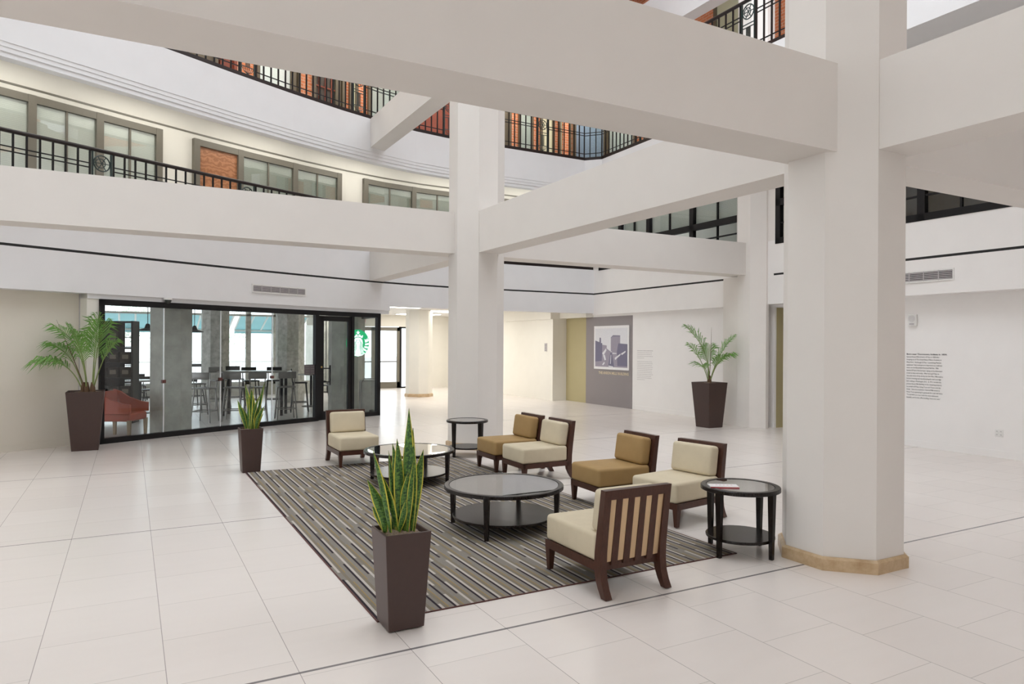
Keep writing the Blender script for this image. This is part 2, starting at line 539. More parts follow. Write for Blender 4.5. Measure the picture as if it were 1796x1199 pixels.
for dz in (0.0, 3.12):
    a, b = BZ0 + dz, BZ1 + dz
    beam(-7.4, 4.75, 3.48, 3.92, a, b); beam(5.4, 11.9, 3.48, 3.92, a, b)            # near row
    beam(-7.4, 4.75, 10.47, 10.95, a, b); beam(5.4, 11.4, 10.47, 10.95, a, b)        # far row
    beam(4.92, 5.31, -2.9, 3.40, a, b); beam(4.92, 5.31, 4.03, 10.24, a, b); beam(4.92, 5.31, 10.87, 16.2, a, b)

# ------------------------------------------------------------------ back wall: bulkhead over the shopfront and lobby
FZ = 3.86
RSL = 3.165
path_a = L0.sub(0.0, 14.50)
path_b = L0.sub(14.50, L0.S[-1])
mb = MB()
def bulkhead(mb, path, zb):
    sweep(mb, [(0, zb), (0, RSL - .0205), (.03, RSL - .0205), (.03, RSL + .0205), (0, RSL + .0205), (0, FZ), (1.62, FZ), (1.62, FZ - .25), (.30, FZ - .25), (.30, zb)], path)
bulkhead(mb, path_a, 2.50); bulkhead(mb, path_b, 2.61)
struct(mb.build('wall_back', M['fascia']))
mb = MB(); band(mb, PATH, .004, .034, RSL - .021, RSL + .021)
struct(mb.build('trim_1', M['slot']))
# level three edge, stepped at its foot
mb = MB()
F3 = [(0, 6.20), (0, 6.97), (1.62, 6.97), (1.62, 6.45), (.24, 6.45), (.24, 5.985), (.055, 5.985), (.055, 6.06), (.03, 6.06), (.03, 6.13), (.015, 6.13), (.015, 6.20)]
sweep(mb, F3, PATH)
struct(mb.build('slab_upper', M['fascia']))
# level four edge and roof edge
mb = MB(); band(mb, PATH, 0, 1.62, 9.2, 10.1)
struct(mb.build('slab_top', M['fascia']))

# ground floor wall beyond the end of the shopfront
mb = MB(); band(mb, L0.sub(0.0, 7.80), .30, .45, 0, 2.55)
struct(mb.build('wall_left', M['beige']))
p, d = L0.at(7.80); n = Vector((-d.y, d.x, 0))
mb = MB(); mb.obox(p + n * .295 + Vector((0, 0, 1.25)), d, n, (0, 0, 1), .022, .02, 2.5)
struct(mb.build('trim_2', M['ventgrey']))
mb = MB(); band(mb, L0.sub(7.80, 7.99), .06, .45, 0, 2.55)
struct(mb.build('wall_shopfront_end', M['cream']))
mb = MB(); band(mb, L0.sub(0.0, 7.8), .285, .30, 0, .10)
struct(mb.build('baseboard_left', M['beige']))

mb = MB(); band(mb, L0.sub(7.80, 14.5), .04, .45, 2.421, 2.50)
struct(mb.build('trim_5', M['fascia']))
# ------------------------------------------------------------------ shopfront: glass wall, door, sidelight
ZT = 2.42
shop = struct(bpy.data.objects.new('window_1', None)); COL.objects.link(shop)
def member(mb, s0, s1, z0, z1, o0=.0, o1=.10):
    band(mb, L0.sub(s0, s1), o0, o1, z0, z1)
S = {}
def s_of_px(px, z=1.2, o=0.0):
    """arc length on the shopfront line met by the sight line of a column of the frame"""
    u = (px - 898.0 + (604 - 604) * 0) / 1226.0
    r = FW + RT * u
    ln = Line(o)
    for a, b, s in zip(ln.P[:-1], ln.P[1:], ln.S):
        e = b - a
        det = r.x * (-e.y) - r.y * (-e.x)
        if abs(det) < 1e-9: continue
        k = (a.x * (-e.y) - a.y * (-e.x)) / det
        t = (r.x * a.y - r.y * a.x) / det
        if k > 0 and -1e-6 <= t <= 1 + 1e-6:
            return s + t * e.length
    return None
sA, sD0, sD1, sE = 7.99, 12.44, s_of_px(618.5), 14.24
mb = MB()
member(mb, sA, sE, ZT - .10, ZT); member(mb, sA, sD0 + .05, 0, .09); member(mb, sD1, sE, 0, .09)
member(mb, sA, sA + .07, 0, ZT); member(mb, sD0, sD0 + .09, 0, ZT); member(mb, sD1 - .02, sD1 + .05, 0, ZT); member(mb, sE - .09, sE, 0, ZT)
mb.build('window_frame', M['black'], shop)
cuts = [sA + .06, s_of_px(290), s_of_px(389.5), s_of_px(480), sD0 + .02]
for a, b in zip(cuts[:-1], cuts[1:]):
    mb = MB(); member(mb, a + .006, b - .006, .09, ZT - .10, .045, .06)
    mb.build('glass_pane', M['tint'], shop)
mb = MB(); member(mb, sD1 + .04, sE - .05, .09, ZT - .10, .045, .06); mb.build('glass_pane', M['tint'], shop)
for s in cuts[1:-1]:
    mb = MB(); member(mb, s - .006, s + .006, .09, ZT - .10, .040, .065); mb.build('glass_joint', M['signwhite'], shop)
    mb = MB(); member(mb, s - .035, s + .035, 1.00 - .03, 1.00 + .03, .03, .075); mb.build('patch_fitting', M['clip'], shop)
# opening hours plate fixed on the last pane beside the door
mb = MB(); member(mb, s_of_px(536), s_of_px(555), 1.02, 1.24, .036, .042)
hp = mb.build('hours_plate', M['ventdark'], shop)
for zz in (1.20, 1.15, 1.10, 1.05):
    mb = MB(); member(mb, s_of_px(538), s_of_px(545), zz - .008, zz + .008, .033, .036); mb.build('hours_line', M['steel'], shop)
    mb = MB(); member(mb, s_of_px(547), s_of_px(553), zz - .008, zz + .008, .033, .036); mb.build('hours_line', M['steel'], shop)
# the door
door = struct(bpy.data.objects.new('door_1', None)); COL.objects.link(door)
a, b = sD0 + .10, sD1 - .03
mb = MB(); member(mb, a, a + .13, .01, ZT - .11, .02, .07); member(mb, b - .08, b, .01, ZT - .11, .02, .07)
member(mb, a, b, .01, .20, .02, .07); member(mb, a, b, ZT - .22, ZT - .11, .02, .07)
mb.build('door_frame', M['black'], door)
mb = MB(); member(mb, a + .12, b - .07, .19, ZT - .21, .038, .05); mb.build('glass_pane', M['tint'], door)
p, d = L0.at(a + .24); n = Vector((-d.y, d.x, 0))
mb = MB(); q = p - n * .06
mb.tube([q + Vector((0, 0, .78)), q + Vector((0, 0, 1.22))], .016)
for zz in (.85, 1.15):
    mb.tube([q + Vector((0, 0, zz)), q - d * .12 + n * .10 + Vector((0, 0, zz))], .012)
mb.build('door_handle', M['black'], door)
p, d = L0.at(a + .07)
mb = MB(); mb.tube([p + Vector((0, 0, 1.18)) + n * .012, p + Vector((0, 0, 1.18)) + n * .03], .02, 12); mb.build('door_lock', M['brass'], door)
# glass return of the shop towards the lobby
p, d = L0.at(sE); n = Vector((-d.y, d.x, 0))
ret = struct(bpy.data.objects.new('window_2', None)); COL.objects.link(ret)
e0 = p + n * .10 - d * .05
mb = MB()
for z0, z1 in ((0, .09), (ZT - .10, ZT)):
    mb.obox(e0 + Vector((0, 2.0, (z0 + z1) / 2)), (1, 0, 0), (0, 1, 0), (0, 0, 1), .08, 4.0, z1 - z0)
for yy in (2.0, 4.0):
    mb.obox(e0 + Vector((0, yy, ZT / 2)), (1, 0, 0), (0, 1, 0), (0, 0, 1), .08, .08, ZT)
mb.build('window_frame', M['black'], ret)
mb = MB(); mb.obox(e0 + Vector((0, 2.0, ZT / 2)), (1, 0, 0), (0, 1, 0), (0, 0, 1), .012, 3.9, ZT - .2); mb.build('glass_pane', M['glass'], ret)

# round emblem sign inside the sidelight
def emblem():
    s = s_of_px(633)
    p, d = L0.at(s); n = Vector((-d.y, d.x, 0))
    c = p + n * .12 + Vector((0, 0, 1.715))
    RAD = .315
    t = thing('emblem_sign', 'round green and white emblem sign hanging inside the glass beside the shop door', 'sign', c)
    def P(u, v, k):
        return d * (u * RAD) + Vector((0, 0, v * RAD)) - n * k
    mb = MB()
    N = 48
    ring = [(math.cos(2 * PI * i / N), math.sin(2 * PI * i / N)) for i in range(N)]
    mb.hexa([P(u, v, -.012) for u, v in ring], [P(u, v, .008) for u, v in ring])
    disc = mb.build('disc', M['green'], t)
    w = MB(); g = MB()
    def poly(m, pts, k0, k1): m.hexa([P(u, v, k0) for u, v in pts], [P(u, v, k1) for u, v in pts])
    def star(cx, cy, r):
        return [(cx + (r if i % 2 == 0 else r * .42) * math.sin(PI * i / 5), cy + (r if i % 2 == 0 else r * .42) * math.cos(PI * i / 5)) for i in range(10)]
    poly(w, star(0, .76, .19), .008, .011)
    poly(w, [(-.42, .44), (-.36, .36), (-.2, .44), (0, .47), (.2, .44), (.36, .36), (.42, .44), (.44, .60), (.27, .50), (.17, .64), (.0, .54), (-.17, .64), (-.27, .50), (-.44, .60)], .008, .011)
    # flowing hair and face in one white field
    hair = [(-.22, .38), (0, .42), (.22, .38), (.38, .22), (.44, 0.0), (.40, -.22), (.52, -.45), (.46, -.66), (.60, -.78), (.38, -.92), (0, -.995), (-.38, -.92), (-.60, -.78), (-.46, -.66), (-.52, -.45), (-.40, -.22), (-.44, 0.0), (-.38, .22)]
    poly(w, hair, .008, .011)
    for sx in (-1, 1):                                               # fish tail bars and crown side at the rim
        for i in range(5):
            a0 = R(18 - 17 * i); a1 = a0 - R(9)
            q = [(.97 * math.cos(a0), .97 * math.sin(a0)), (.97 * math.cos(a1), .97 * math.sin(a1)), (.66 * math.cos(a1 - .12), .66 * math.sin(a1 - .12)), (.62 * math.cos(a0 - .08), .62 * math.sin(a0 - .08))]
            poly(w, [(sx * x, y) for x, y in q], .008, .011)
        poly(w, [(sx * .56, .30), (sx * .74, .24), (sx * .88, .42), (sx * .80, .16), (sx * .66, .12)], .008, .011)
        for i in range(4):                                           # strands
            x0 = .15 + .085 * i
            pts = []
            for j in range(9):
                v = (.20 - .1 * i) - j * (1.05 - .1 * i) / 8
                pts.append((sx * (x0 + .05 * math.sin(j * 1.15 + i * .5) + .012 * j), v))
            strip = [(x - .016, y) for x, y in pts] + [(x + .016, y) for x, y in reversed(pts)]
            for a in range(8):
                poly(g, [strip[a], strip[a + 1], strip[17 - a - 1], strip[17 - a]], .011, .013)
        poly(g, [(sx * .05, .215), (sx * .11, .24), (sx * .17, .215), (sx * .11, .20)], .011, .013)
    poly(g, [(-.05, .045), (0, .06), (.05, .045), (0, .02)], .011, .013)
    em = w.build('emblem', M['emblem_white'], disc); g.build('emblem_pattern', M['green'], disc)
emblem()

# dome camera on the soffit
p, d = L0.at(s_of_px(293)); n = Vector((-d.y, d.x, 0))
t = thing('dome_camera', 'small white dome security camera under the soffit above the shop glass', 'camera', p - n * .03 + Vector((0, 0, 2.40)))
MB().lathe([(0.0, .10), (.075, .10), (.075, .065), (.0, .065)], 20).build('housing', M['white'], t)
MB().lathe([(.055, .065), (.05, .03), (.03, .008), (0, 0)], 20).build('dome', M['darkroom'], t)

# air grilles
def grille(name, label, c, u, n, w, h):
    t = thing(name, label, 'vent', c)
    u = Vector(u); n = Vector(n); z = Vector((0, 0, 1))
    mb = MB(); 
    for a in (-1, 1):
        mb.obox(z * (a * (h / 2 - .012)), u, n, z, w - .048, .03, .024)
        mb.obox(u * (a * (w / 2 - .012)), u, n, z, .024, .03, h)
    mb.build('frame', M['white'], t)
    bkg = MB().obox((0, 0, 0), u, n, z, w - .03, .01, h - .03).build('backing', M['ventdark'], t)
    k = 5
    for i in range(k):
        zz = -h / 2 + .024 + (h - .048) * (i + .5) / k
        MB().obox(z * zz - n * .010, u, n + z * .5, z, w - .03, .018, .010).build('slat', M['ventgrey'], bkg)
    for i in range(1, 6):
        MB().obox(u * (-w / 2 + w * i / 6) - n * .014, u, n, z, .012, .01, h - .03).build('divider', M['ventgrey'], bkg)
    return t
p, d = L0.at(11.52); n = Vector((-d.y, d.x, 0))
grille('air_vent', 'white slatted air vent in the fascia above the shop glass', p - n * .012 + Vector((0, 0, 2.80)), d, n, 1.30, .17)

# ------------------------------------------------------------------ right wall
def bx(y):                                                       # face of the bulkhead over the right wall
    return 11.42 + (y - 5.4) * .30 / 11.15
def rbulk(mb, y0, y1, z0, z1, depth=.6, dx=0.0):
    mb.prism([(bx(y0) + dx, y0), (bx(y0) + depth, y0), (bx(y1) + depth, y1), (bx(y1) + dx, y1)], z0, z1)
XW = 11.76
mb = MB()
rbulk(mb, -3, 9.98, 2.56, RSL - .0205, .55); rbulk(mb, -3, 9.98, RSL - .0205, RSL + .0205, .55, .03); rbulk(mb, -3, 9.98, RSL + .0205, FZ, .55)
rbulk(mb, 10.95, 16.62, 2.56, RSL - .0205, .55); rbulk(mb, 10.95, 16.62, RSL - .0205, RSL + .0205, .55, .03); rbulk(mb, 10.95, 16.62, RSL + .0205, FZ, .55)
rbulk(mb, 9.98, 10.95, 2.56, FZ, .55)
struct(mb.build('wall_right_bulkhead', M['lit_white_wall']))
mb = MB(); rbulk(mb, -3, 10.05, RSL - .021, RSL + .021, .034, .004); rbulk(mb, 11.1, 16.6, RSL - .021, RSL + .021, .034, .004)
struct(mb.build('trim_3', M['slot']))
mb = MB()
mb.box(XW, XW + .2, -3, 8.75, 0, 2.6); mb.box(XW, XW + .06, 10.14, 16.97, 0, 2.6); mb.box(XW, XW + .06, 8.75, 10.14, 2.50, 2.6)
struct(mb.build('wall_right', M['lit_white_wall']))
mb = MB(); mb.box(XW - .012, XW, -3, 8.7, 0, .11); mb.box(XW - .012, XW, 10.16, 14.78, 0, .11)
struct(mb.build('baseboard_right', M['lit_white_wall']))
# doorway with an olive wall inside
mb = MB(); mb.box(XW + .2, XW + 1.8, 8.70, 8.75, 0, 2.6); mb.box(XW + .06, XW + 1.8, 10.14, 10.19, 0, 2.6); mb.box(XW + 1.8, XW + 1.85, 8.7, 10.19, 0, 2.6)
struct(mb.build('wall_doorway', M['olive']))
mb = MB(); mb.box(XW + .06, XW + 1.8, 8.7, 10.19, 2.5, 2.6); struct(mb.build('ceiling_doorway', M['ceil']))
# pier at the end of the far row of beams
mb = MB(); mb.prism([(11.28, 10.70), (11.28, 10.36), (11.50, 10.13), (11.58, 10.13), (11.58, 10.34), (11.95, 10.34), (11.95, 10.96), (11.53, 10.96)], 0, ROOF)
struct(mb.build('column', M['wall']))
mb = MB(); mb.box(11.30, 11.80, 10.55, 11.12, 0, 3.16)
struct(mb.build('column', M['wall']))
# recessed end of the right wall, olive strip, pilaster, lobby wall
mb = MB(); mb.box(XW + .01, XW + .2, 16.97, 18.05, 0, 2.6); struct(mb.build('wall_right_recess', M['olive']))
mb = MB(); mb.box(11.28, XW + .2, 18.05, 27.4, 0, 2.9); struct(mb.build('wall_lobby_right', M['cream']))
mb = MB(); mb.box(11.5, XW + .2, 16.62, 18.06, 2.5, 2.82); mb.box(11.18, XW, 18.02, 27.0, 2.48, 2.81); struct(mb.build('beam', M['cream']))
# taupe painted panel with its photograph and title
struct(MB().box(XW - .006, XW + .001, 14.81, 16.97, 0.0, 2.50).build('wall_panel', M['panel']))
t = thing('wall_photograph', 'large framed black and white city photograph mounted on the taupe wall panel', 'picture', (XW - .008, 15.735, 1.63))
hw, hh = .80, .61
def PR(u, v, k): return (-k, -u, v)                              # u to the viewer's side of the wall's reading direction
mb = MB(); mb.hexa([PR(u, v, 0) for u, v in ((-hw, -hh), (hw, -hh), (hw, hh), (-hw, hh))], [PR(u, v, .02) for u, v in ((-hw, -hh), (hw, -hh), (hw, hh), (-hw, hh))])
bord = mb.build('border', M['photo_white'], t)
ph = MB()
def pp(pts, mi, k): ph.hexa([PR(u, v, .019) for u, v in pts], [PR(u, v, k) for u, v in pts], mi)
iw, ih = hw - .06, hh - .07
pp([(-iw, -ih), (iw, -ih), (iw, ih), (-iw, ih)], 0, .0205)
pp([(-iw, -ih), (iw, -ih), (iw, -.04), (.30, -.05), (.02, -.12), (-.2, -.02), (-iw, -.06)], 2, .021)
pp([(-iw, -.4), (-.42, -.38), (-.40, .12), (-iw, .20)], 1, .0215)
pp([(-.54, .14), (-.46, .14), (-.47, .28), (-.53, .28)], 1, .0215)
pp([(-.42, -.38), (-.20, -.32), (-.19, .06), (-.40, .08)], 2, .0213)
pp([(.00, -.10), (.42, -.14), (.42, .34), (.10, .35), (.00, .28)], 2, .0216)
pp([(.00, .27), (.10, .31), (.42, .31), (.42, .325), (.10, .33), (.00, .285)], 1, .0219)
pp([(.30, -.50), (iw, -.50), (iw, .10), (.34, .12), (.28, -.10)], 1, .0218)
pp([(-.12, -ih), (.16, -ih), (.05, -.14), (-.02, -.14)], 1, .0217)
for q in ([(-.40, -.16), (-.22, -.02), (-.20, -.08), (-.34, -.22)], [(-.36, -.22), (-.28, -.20), (-.22, -.34), (-.28, -.36)], [(.20, -.34), (.44, -.20), (.44, -.16), (.18, -.28)],
          [(-.40, -.48), (-.30, -.40), (-.28, -.44), (-.36, -.50)], [(.46, -.16), (.66, -.08), (.66, -.12), (.50, -.20)], [(-.03, -.45), (.0, -.2), (.02, -.2), (.0, -.45)], [(.08, -.14), (.26, -.15), (.26, -.17), (.08, -.17)],
          [(-.1, -.50), (.12, -.52), (.10, -.54), (-.10, -.53)]):
    pp(q, 0, .0225)
ph.build('print', [M['photo_sky'], M['photo_dark'], M['photo_mid']], bord)

def wall_text(lines, size, width, loc, mat, label, name='wall_lettering', bold_first=False, spacing=1.0, squeeze_to=None, bold=0.0):
    """lettering on a wall whose face looks towards -X"""
    vs = MB()
    z = 0.0
    for i, ln in enumerate(lines):
        if ln:
            cu = bpy.data.curves.new('lettering', 'FONT')
            cu.body = ln; cu.size = size; cu.extrude = 0.0
            cu.resolution_u = 2
            cu.offset = (size * .022 if (bold_first and i == 0) else bold)
            ob = bpy.data.objects.new('lettering', cu); COL.objects.link(ob)
            dg = bpy.context.evaluated_depsgraph_get()
            me = ob.evaluated_get(dg).to_mesh()
            xs = [q.co.x for q in me.vertices]
            w = max(xs) - min(xs)
            sx = width[i] / w if isinstance(width, list) and width[i] else (squeeze_to if squeeze_to else 1.0)
            vs.add([(0, -(q.co.x * sx), q.co.y + z) for q in me.vertices], [tuple(p.vertices) for p in me.polygons])
            ob.evaluated_get(dg).to_mesh_clear()
            bpy.data.objects.remove(ob); bpy.data.curves.remove(cu)
        z -= spacing
    o = vs.build(name, mat)
    o.location = loc
    return tag(o, label, 'lettering')
wall_text(['THE ANSON MILLS BUILDING'], .10, [1.37], (XW - .009, 16.33, .885), M['goldink'], 'tan capital lettering below the photograph on the taupe wall panel', bold=.004)
PARA = ['Born near Thorntown, Indiana in 1834,', 'General Anson Mills arrived in El Paso in 1858 after', 'dropping out of The United States Military Academy at',
        'West Point.  He thought El Paso \u201ca promising Mexican', 'settlement\u201d that could grow in importance as a half-way', 'station on the Butterfield Overland Mail line.  Mills',
        'became El Paso\u2019s first surveyor, laying out its downtown', 'streets as they exist today.  After leaving El Paso to', 'serve the Union Army during the Civil War, Mills made a',
        'fortune inventing and manufacturing the web cartridge', 'belt, settling in Washington, D.C.  In 1911, he built the', 'present Anson Mills Building on the remaining property',
        'he owned in El Paso, hiring Trost and Trost to do the', 'design.  Upon its completion, General Mills wrote to', 'Henry Trost expressing his gratitude for a job well done:',
        '\u201cTo my mind, you have made the most substantial,', 'beautiful, and durable office building I have ever seen.\u201d']
wall_text(PARA, .034, [.68] + [None] * 16, (XW - .004, 7.315, 1.565), M['ink'], 'dark paragraph of printed text low on the white wall behind the big column', bold_first=True, spacing=.0462, squeeze_to=.78)
# second paragraph, too small to read in the photograph: rows of word-length marks
mb = MB()
rnd = random.Random(3)
z = 1.55
for row in range(17):
    if row not in (5,):
        y = 14.61; end = 14.0 + rnd.uniform(0, .05) + (.28 if row == 16 or row == 4 else 0)
        while y > end:
            w = rnd.uniform(.02, .055)
            h = .017 if row == 0 else .011
            mb.add([(0, y, z), (0, y - w, z), (0, y - w, z + h), (0, y, z + h)], [(0, 1, 2, 3)])
            y -= w + .012
    z -= .047
o = mb.build('wall_lettering', M['ventgrey']); o.location = (XW - .004, 0, 0)
tag(o, 'small grey printed paragraph on the white wall next to the taupe panel', 'lettering')
grille('air_vent', 'white slatted air vent in the wall above the round corner of the big column', (bx(7.0) - .012, 7.08, 2.86), (0, -1, 0), (1, 0, 0), 1.45, .19)
bpy.data.objects['air_vent.001']['label'] = 'white slatted air vent in the bulkhead above the wall speaker and dark paragraph'
# alarm speaker, outlet, thermostat plate
t = thing('wall_speaker', 'small white square alarm speaker high on the white wall above the paragraph', 'speaker', (XW, 7.20, 2.155))
hs = MB().rbox(-.05, 0, -.075, .075, -.10, .10, .012).build('housing', M['white'], t)
mb = MB()
for rr in (.052, .036, .02):
    mb.tube([(-.052, rr * math.cos(2 * PI * k / 20), .025 + rr * math.sin(2 * PI * k / 20)) for k in range(21)], .003, 6)
mb.build('grille', M['ventgrey'], hs)
MB().box(-.056, -.05, -.04, .04, -.08, -.05).build('strobe', M['ventgrey'], hs)
t = thing('power_outlet', 'white four socket power outlet low on the white wall', 'outlet', (XW, 5.845, .38))
op = MB().rbox(-.010, 0, -.06, .06, -.058, .058, .004).build('plate', M['white'], t)
for a in (-.028, .028):
    for b in (-.026, .026):
        MB().rbox(-.014, -.009, a - .018, a + .018, b - .019, b + .019, .003).box(-.0145, -.0138, a - .008, a - .004, b - .006, b + .008, 1).box(-.0145, -.0138, a + .004, a + .008, b - .006, b + .008, 1).build('socket', [M['white'], M['ventdark']], op)
t = thing('wall_sign', 'small grey printed plate on the end of the lobby wall', 'sign', (11.28, 18.45, 1.62))
sp = MB().box(-.012, 0, -.07, .07, -.13, .13).build('plate', M['ventgrey'], t)
mb = MB()
for i in range(5): mb.box(-.014, -.012, -.055, .055, -.10 + i * .045, -.085 + i * .045)
mb.build('print', M['ventdark'], sp)

# ------------------------------------------------------------------ upper storey windows
WIN = [2]
def steel_window(y0, y1, z0, z1, mull, trans, muntins, dz=.12):
    WIN[0] += 1
    w = struct(bpy.data.objects.new('window_%d' % WIN[0], None)); COL.objects.link(w)
    def seg(mb, a, b, c, d, o=0.0, dep=.10):
        mb.prism([(bx(a) - .01 + o, a), (bx(a) - .01 + o + dep, a), (bx(b) - .01 + o + dep, b), (bx(b) - .01 + o, b)], c, d)
    mb = MB(); f = .12
    seg(mb, y0, y1, z0, z0 + dz); seg(mb, y0, y1, z1 - f, z1); seg(mb, y0, y0 + f, z0, z1); seg(mb, y1 - f, y1, z0, z1)
    for m in mull: seg(mb, m - .065, m + .065, z0, z1)
    for tz in trans: seg(mb, y0, y1, tz - .07, tz + .07)
    mb.build('window_frame', M['black'], w)
    mb = MB()
    ys = [y0] + list(mull) + [y1]
    for a, b in zip(ys[:-1], ys[1:]):
        k = max(1, int(round((b - a) / .75)))
        for i in range(1, k):
            yy = a + (b - a) * i / k; seg(mb, yy - .016, yy + .016, z0, z1, .02, .05)
    for mz in muntins: seg(mb, y0, y1, mz - .014, mz + .014, .02, .05)
    mb.build('muntin', M['black'], w)
    for a, b in zip(ys[:-1], ys[1:]):
        mb = MB(); seg(mb, a + .04, b - .04, z0 + .05, z1 - .05, .045, .008); mb.build('glass_pane', M['glass'], w)
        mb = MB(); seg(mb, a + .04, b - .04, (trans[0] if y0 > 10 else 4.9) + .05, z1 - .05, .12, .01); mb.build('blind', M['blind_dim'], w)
    return w
steel_window(10.79, 16.3, 3.82, 5.6, [12.45, 14.08, 15.3], [4.47], [4.15])
steel_window(5.0, 9.94, 3.78, 5.6, [6.9, 8.6], [4.62], [4.2])
steel_window(-2.0, 4.4, 3.82, 5.6, [.0, 2.0], [4.62], [4.2])
# piece of wall around and above the windows, rooms behind
mb = MB()
for y0, y1, z0, z1 in ((-3, -2, FZ, 6.2), (4.4, 5.0, FZ, 6.2), (9.94, 10.79, FZ, 6.2), (16.3, 16.62, FZ, 6.2), (-2, 4.4, 5.6, 6.2), (5, 9.94, 5.6, 6.2), (10.79, 16.3, 5.6, 6.2)):
    rbulk(mb, y0, y1, z0, z1, .25)
struct(mb.build('wall_right_upper', M['wall']))
mb = MB(); mb.box(14.2, 14.3, 10.4, 17, 3.8, 6.2); struct(mb.build('wall_office', M['cream']))
mb = MB(); mb.box(13.0, 13.1, -3, 10.3, 3.8, 6.2); mb.box(11.95, 14.3, 10.3, 10.4, 3.8, 6.2); struct(mb.build('wall_office_dark', M['brown']))  # dark brown stands for an unlit room, partition added to keep it dim
mb = MB(); mb.box(11.7, 14.3, -3, 17, 6.1, 6.2); struct(mb.build('ceiling_office', M['ceil']))
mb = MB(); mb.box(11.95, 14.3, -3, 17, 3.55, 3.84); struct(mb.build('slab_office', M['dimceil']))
for i, y in enumerate((11.6, 13.2, 14.8)):
    t = thing('ceiling_light', 'lit office ceiling panel', 'light', (12.9, y, 6.08), 0, 'office ceiling lights')
    t['label'] = 'lit rectangular ceiling panel inside the offices behind the black steel windows'
    MB().box(-.3, .3, -.6, .6, 0, .02).build('frame', M['white'], t)
    MB().box(-.27, .27, -.57, .57, -.006, 0).build('diffuser', M['lamp'], t)

# curved office front on the second storey
LO = Line(1.45)
def oband(mb, s0, s1, z0, z1, o0=1.45, o1=1.55):
    # s measured along the office line itself
    pts = LO.sub(s0, s1)
    band(mb, pts, o0 - 1.45, o1 - 1.45, z0, z1)
mb = MB(); oband(mb, 0, LO.S[-1], 3.86, 6.46, 1.56, 1.70)
struct(mb.build('wall_back_upper', M['cream']))
mb = MB(); oband(mb, 0, LO.S[-1], 6.07, 6.10, 1.545, 1.56)
struct(mb.build('trim_4', M['bronze']))
def office_window(s0, s1, mulls, panes, z1=5.96):
    WIN[0] += 1
    w = struct(bpy.data.objects.new('window_%d' % WIN[0], None)); COL.objects.link(w)
    mb = MB()
    oband(mb, s0, s1, z1 - .13, z1, 1.47, 1.56); oband(mb, s0, s1, 4.0, 4.12, 1.47, 1.56)
    for a in [s0] + mulls + [s1 - .13]:
        oband(mb, a, a + .13, 4.0, z1 + .002, 1.464, 1.56)
    mb.build('window_frame', M['bronze'], w)
    edges = [s0] + mulls + [s1 - .13]
    for i, (a, b) in enumerate(zip(edges[:-1], edges[1:])):
        kind = panes[i]
        a += .13
        mb = MB(); oband(mb, a, b, 4.12, z1 - .13, 1.53, 1.545)
        if kind == 'burl':
            mb.build('wood_panel', M['burl'], w); continue
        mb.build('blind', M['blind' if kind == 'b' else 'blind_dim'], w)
        mb = MB(); oband(mb, a, b, 4.12, z1 - .13, 1.512, 1.518); mb.build('glass_pane', M['office_glass'], w)
        m = (a + b) / 2
        mb = MB(); oband(mb, m - .018, m + .018, 4.12, z1 - .13, 1.495, 1.525); mb.build('muntin', M['bronze'], w)
M['office_glass'] = glass('office_glass', (0.95, 0.97, 0.95), 1.6, 0.06)
office_window(5.28, 9.88, [6.38, 7.50, 8.62], ['b', 'b', 'b', 'b'])
office_window(10.55, 14.35, [11.57, 12.98], ['burl', 'd', 'd'])
office_window(15.0, 18.0, [16.45], ['d', 'd'])
office_window(19.0, 21.6, [20.3], ['d', 'd'])
# cove lights under the third storey
LC = Line(.72)
for i, s in enumerate((1.6, 4.2, 6.8, 9.4, 12.0, 14.6, 17.2, 19.8)):
    p, d = LC.at(s); n = Vector((-d.y, d.x, 0))
    t = thing('ceiling_light', 'lit cove light panel in the balcony ceiling above the curved office windows', 'light', p + Vector((0, 0, 6.415)), 0, 'balcony ceiling lights')
    MB().obox((0, 0, .02), d, n, (0, 0, 1), 2.0, .46, .03).build('frame', M['white'], t)
    MB().obox((0, 0, 0), d, n, (0, 0, 1), 1.94, .40, .012).build('diffuser', M['lamp_cove'], t)

LT = Line(.85)  # unseen light panels added to brighten the brick fronts
for i, s in enumerate((7.4, 9.8, 12.2, 14.6, 17.0, 19.4, 21.6)):
    p, d = LT.at(s); n = Vector((-d.y, d.x, 0))
    t = thing('ceiling_light', 'added unseen fill panel above the third storey balcony before the brick fronts', 'light', p + Vector((0, 0, 9.17)), 0, 'added top balcony fill lights')
    MB().obox((0, 0, .012), d, n, (0, 0, 1), 1.6, .40, .03).build('frame', M['white'], t)
    MB().obox((0, 0, -.008), d, n, (0, 0, 1), 1.54, .34, .012).build('diffuser', M['lamp'], t)
